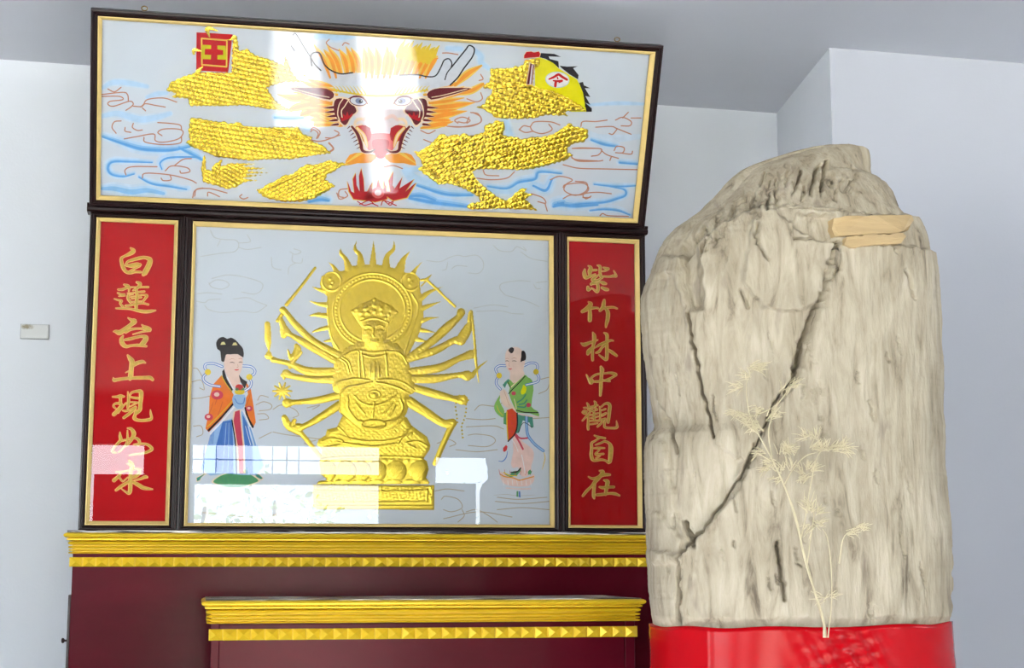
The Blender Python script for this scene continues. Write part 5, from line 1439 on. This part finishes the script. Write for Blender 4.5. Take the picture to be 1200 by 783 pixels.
# pale broken flakes under the ledge
m_flake = mat('fresh_pale_wood', (184, 158, 116), .6, var=.12, scale=9, stretch=(1, 1, 7), bump=.25, bump_scale=60)
for poly in ([(977,256),(990,253),(1030,252),(1068,252),(1071,258),(1064,270),(1040,274),(1000,276),(978,277),(975,268)], [(992,278),(1020,275),(1058,273),(1062,277),(1056,285),(1030,287),(998,290),(990,286)]):
    dense = []
    for i in range(len(poly)):
        a_, b_ = np.array(poly[i], float), np.array(poly[(i + 1) % len(poly)], float)
        ns = max(1, int(np.linalg.norm(b_ - a_) / 5))
        dense += [tuple(a_ + (b_ - a_) * t_ / ns + (r1.normal(size=2) * .55 if t_ else 0)) for t_ in range(ns)]
    poly = dense
    pts = np.array([on_trunk(p[0], p[1], .007) for p in poly])
    yb_ = pts[:, 1].min()
    pts_f = np.array([CAM + (p - CAM) * ((yb_ + .45 * (p[1] - yb_) - .001 - CAM[1]) / (p[1] - CAM[1])) for p in pts])
    pts_b = pts_f + np.array([0, .03, 0])
    k = len(poly)
    vs = np.vstack([pts_f, pts_b])
    fs = [tuple(range(k)), tuple(range(2 * k - 1, k - 1, -1))] + [(i, k + i, k + (i + 1) % k, (i + 1) % k) for i in range(k)]
    mesh_obj('broken_flake', vs, fs, m_flake, drift)['label'] = 'fresh pale wood flake'

# ================================================================== red band round the trunk's foot
m_band = mat('glossy_red_plastic', (176, 4, 17), .22, var=.05, scale=8, coat=0.0, spec=0.15)
kz = np.where((zall < 1.105) & (zall > .62))[0]
zs_top_l, zs_top_r = PL_[np.argmin(abs(rows_y - 733)), 2], PR_[np.argmin(abs(rows_y - 727)), 2]
NB, MR = 260, 64
tb = np.linspace(0, 2 * math.pi, NB, endpoint=False)
bx = np.sign(np.cos(tb)) * np.abs(np.cos(tb)) ** .80; byy = np.sign(np.sin(tb)) * np.abs(np.sin(tb)) ** .85
i0 = np.argmin(abs(rows_y - 733))
vs = []
for i in range(MR):
    f_ = i / (MR - 1)
    zt = (zs_top_l + zs_top_r) / 2 + bx * (zs_top_r - zs_top_l) / 2 + .0015 * np.sin(tb * 9)
    z = zt + (.62 - zt) * f_
    hw_ = np.interp(-z, -zall, hw); dp_ = np.interp(-z, -zall, depth); cc = np.interp(-z, -zall, cx_)
    x = cc + (hw_ + .004) * bx; y = TYC + (dp_ + .017) * byy
    ripple = np.zeros(NB)
    # crumpled gather near the middle of the front
    xc = x - 1.035
    env = np.exp(-(xc / .055) ** 2) * (byy < 0) * np.exp(-((f_ - .10) / .16) ** 2)
    ripple += env * (.006 * np.sin(xc * 210 + z * 120) + .004 * np.sin(xc * 90 - z * 260))
    ripple += .0022 * np.sin(tb * 5 + 1) * np.sin(z * 14) + .003 * np.exp(-((x - .815) / .006) ** 2) * (byy < 0)
    vs.append(np.stack([x, y + ripple * np.sign(byy), z], 1))
vs = np.vstack(vs)
fs = [(i * NB + j, i * NB + (j + 1) % NB, (i + 1) * NB + (j + 1) % NB, (i + 1) * NB + j) for i in range(MR - 1) for j in range(NB)]
inner = vs[:NB] * 1.0
ctr = np.array([cx_[i0], TYC, 0])
inner = inner + (ctr * np.array([1, 1, 0]) - inner * np.array([1, 1, 0])) * .03
k = len(vs)
vs = np.vstack([vs, inner])
fs += [(j, k + j, k + (j + 1) % NB, (j + 1) % NB) for j in range(NB)]
band = mesh_obj('red_wrapping', vs, fs, m_band, drift, smooth=True)
band['label'] = 'shiny red plastic wrapping'

# ================================================================== dried branch
m_straw = mat('dried_straw', (200, 188, 156), .7, var=.10, scale=40)
BRZ = TYC - .215
def bz(px, py, dy=0.0): return at(np.array([px]), np.array([py]), BRZ + dy)[0]
branch = empty('dried_branch', bz(967, 740), 'thin pale dried sprig of needle leaves in front of the driftwood', 'dried plant')
DB = lambda *p: tr(840, 400, 2.303, p)
stems = [DB((293,800),(290,765),(265,680),(232,560),(212,470),(182,390),(150,320),(112,250),(88,195),(80,115),(100,70)), DB((290,800),(285,740),(243,610),(217,500),(190,410),(160,340)), DB((300,800),(310,700),(308,600),(298,530),(285,505)),
         DB((226,540),(240,470),(252,395),(272,310),(300,292),(355,292)), DB((150,320),(140,240),(165,170),(205,118)), DB((180,390),(210,340),(240,310),(270,300)), DB((112,250),(80,225),(40,200)), DB((150,325),(125,310),(100,292)), DB((330,600),(345,525),(390,505)), DB((265,680),(285,692),(305,688)), DB((243,610),(255,520),(262,460),(240,440)), DB((150,180),(100,200),(60,190))]
stem_y = {}
for i, s in enumerate(stems):
    w_ = 1.0 if i < 2 else .55
    q = catmull(s, 5)
    pts = [bz(p[0], p[1], .006 * math.sin(i * 2.1 + .02 * p[1])) for p in q]
    rad = list(np.linspace(.0022 * w_, .0007, len(pts)))
    MB().tube(pts, rad, 6).build('stem', m_straw, branch, smooth=True)
def needle(mb, p0, ang, ln, dy):
    p0 = np.array(p0)
    ax = RGT * math.cos(ang) - np.array([0, 0, 1.0]) * math.sin(ang) + np.array([0, dy, 0])
    mid = p0 + ax * ln * .5 + np.array([0, -.001, .0006])
    mb.tube([p0, mid, p0 + ax * ln], [.0009, .0008, .0003], 5)
tufts = [((100,70),-.1,13),((80,95),-2.6,9),((62,122),3.0,11),((110,75),.1,9),((205,118),-.5,10),((180,140),-.9,7),((55,195),3.1,11),((85,205),2.9,12),((100,225),2.6,11),((120,235),-2.8,9),((140,205),-.6,9),((155,190),-.3,8),((115,180),2.4,8),
         ((240,262),-2.7,10),((262,258),-1.9,10),((262,290),-.4,11),((290,290),-1.2,11),((310,290),-.2,11),((345,292),.1,11),((330,285),-.8,9),((215,285),2.8,9),((200,300),-2.4,9),((175,300),-1.2,8),((120,300),2.9,10),((150,330),2.7,10),((135,345),2.6,8),((160,370),2.4,7),((235,352),-2.4,9),((252,345),-.6,10),((225,375),-.9,8),
         ((255,455),-2.2,8),((265,460),-.9,9),((270,490),.3,8),((255,500),2.6,8),((245,440),-1.9,7),((385,505),-.2,8),((360,515),.2,7),((300,690),-.3,6),((285,694),2.9,5),((195,340),-1.9,7),((170,350),-2.0,7)]
for (x, y), a0, cnt in tufts:
    mb = MB()
    q = DB((x, y))[0]
    for k in range(int(cnt * 1.5)):
        dx, dy = random.uniform(-5.5, 5.5), random.uniform(-4, 4)
        needle(mb, bz(q[0] + dx, q[1] + dy, random.uniform(-.006, .006)), a0 + random.uniform(-.85, .85), random.uniform(.010, .020), random.uniform(-.5, .35))
    mb.build('needle_tuft', m_straw, branch)
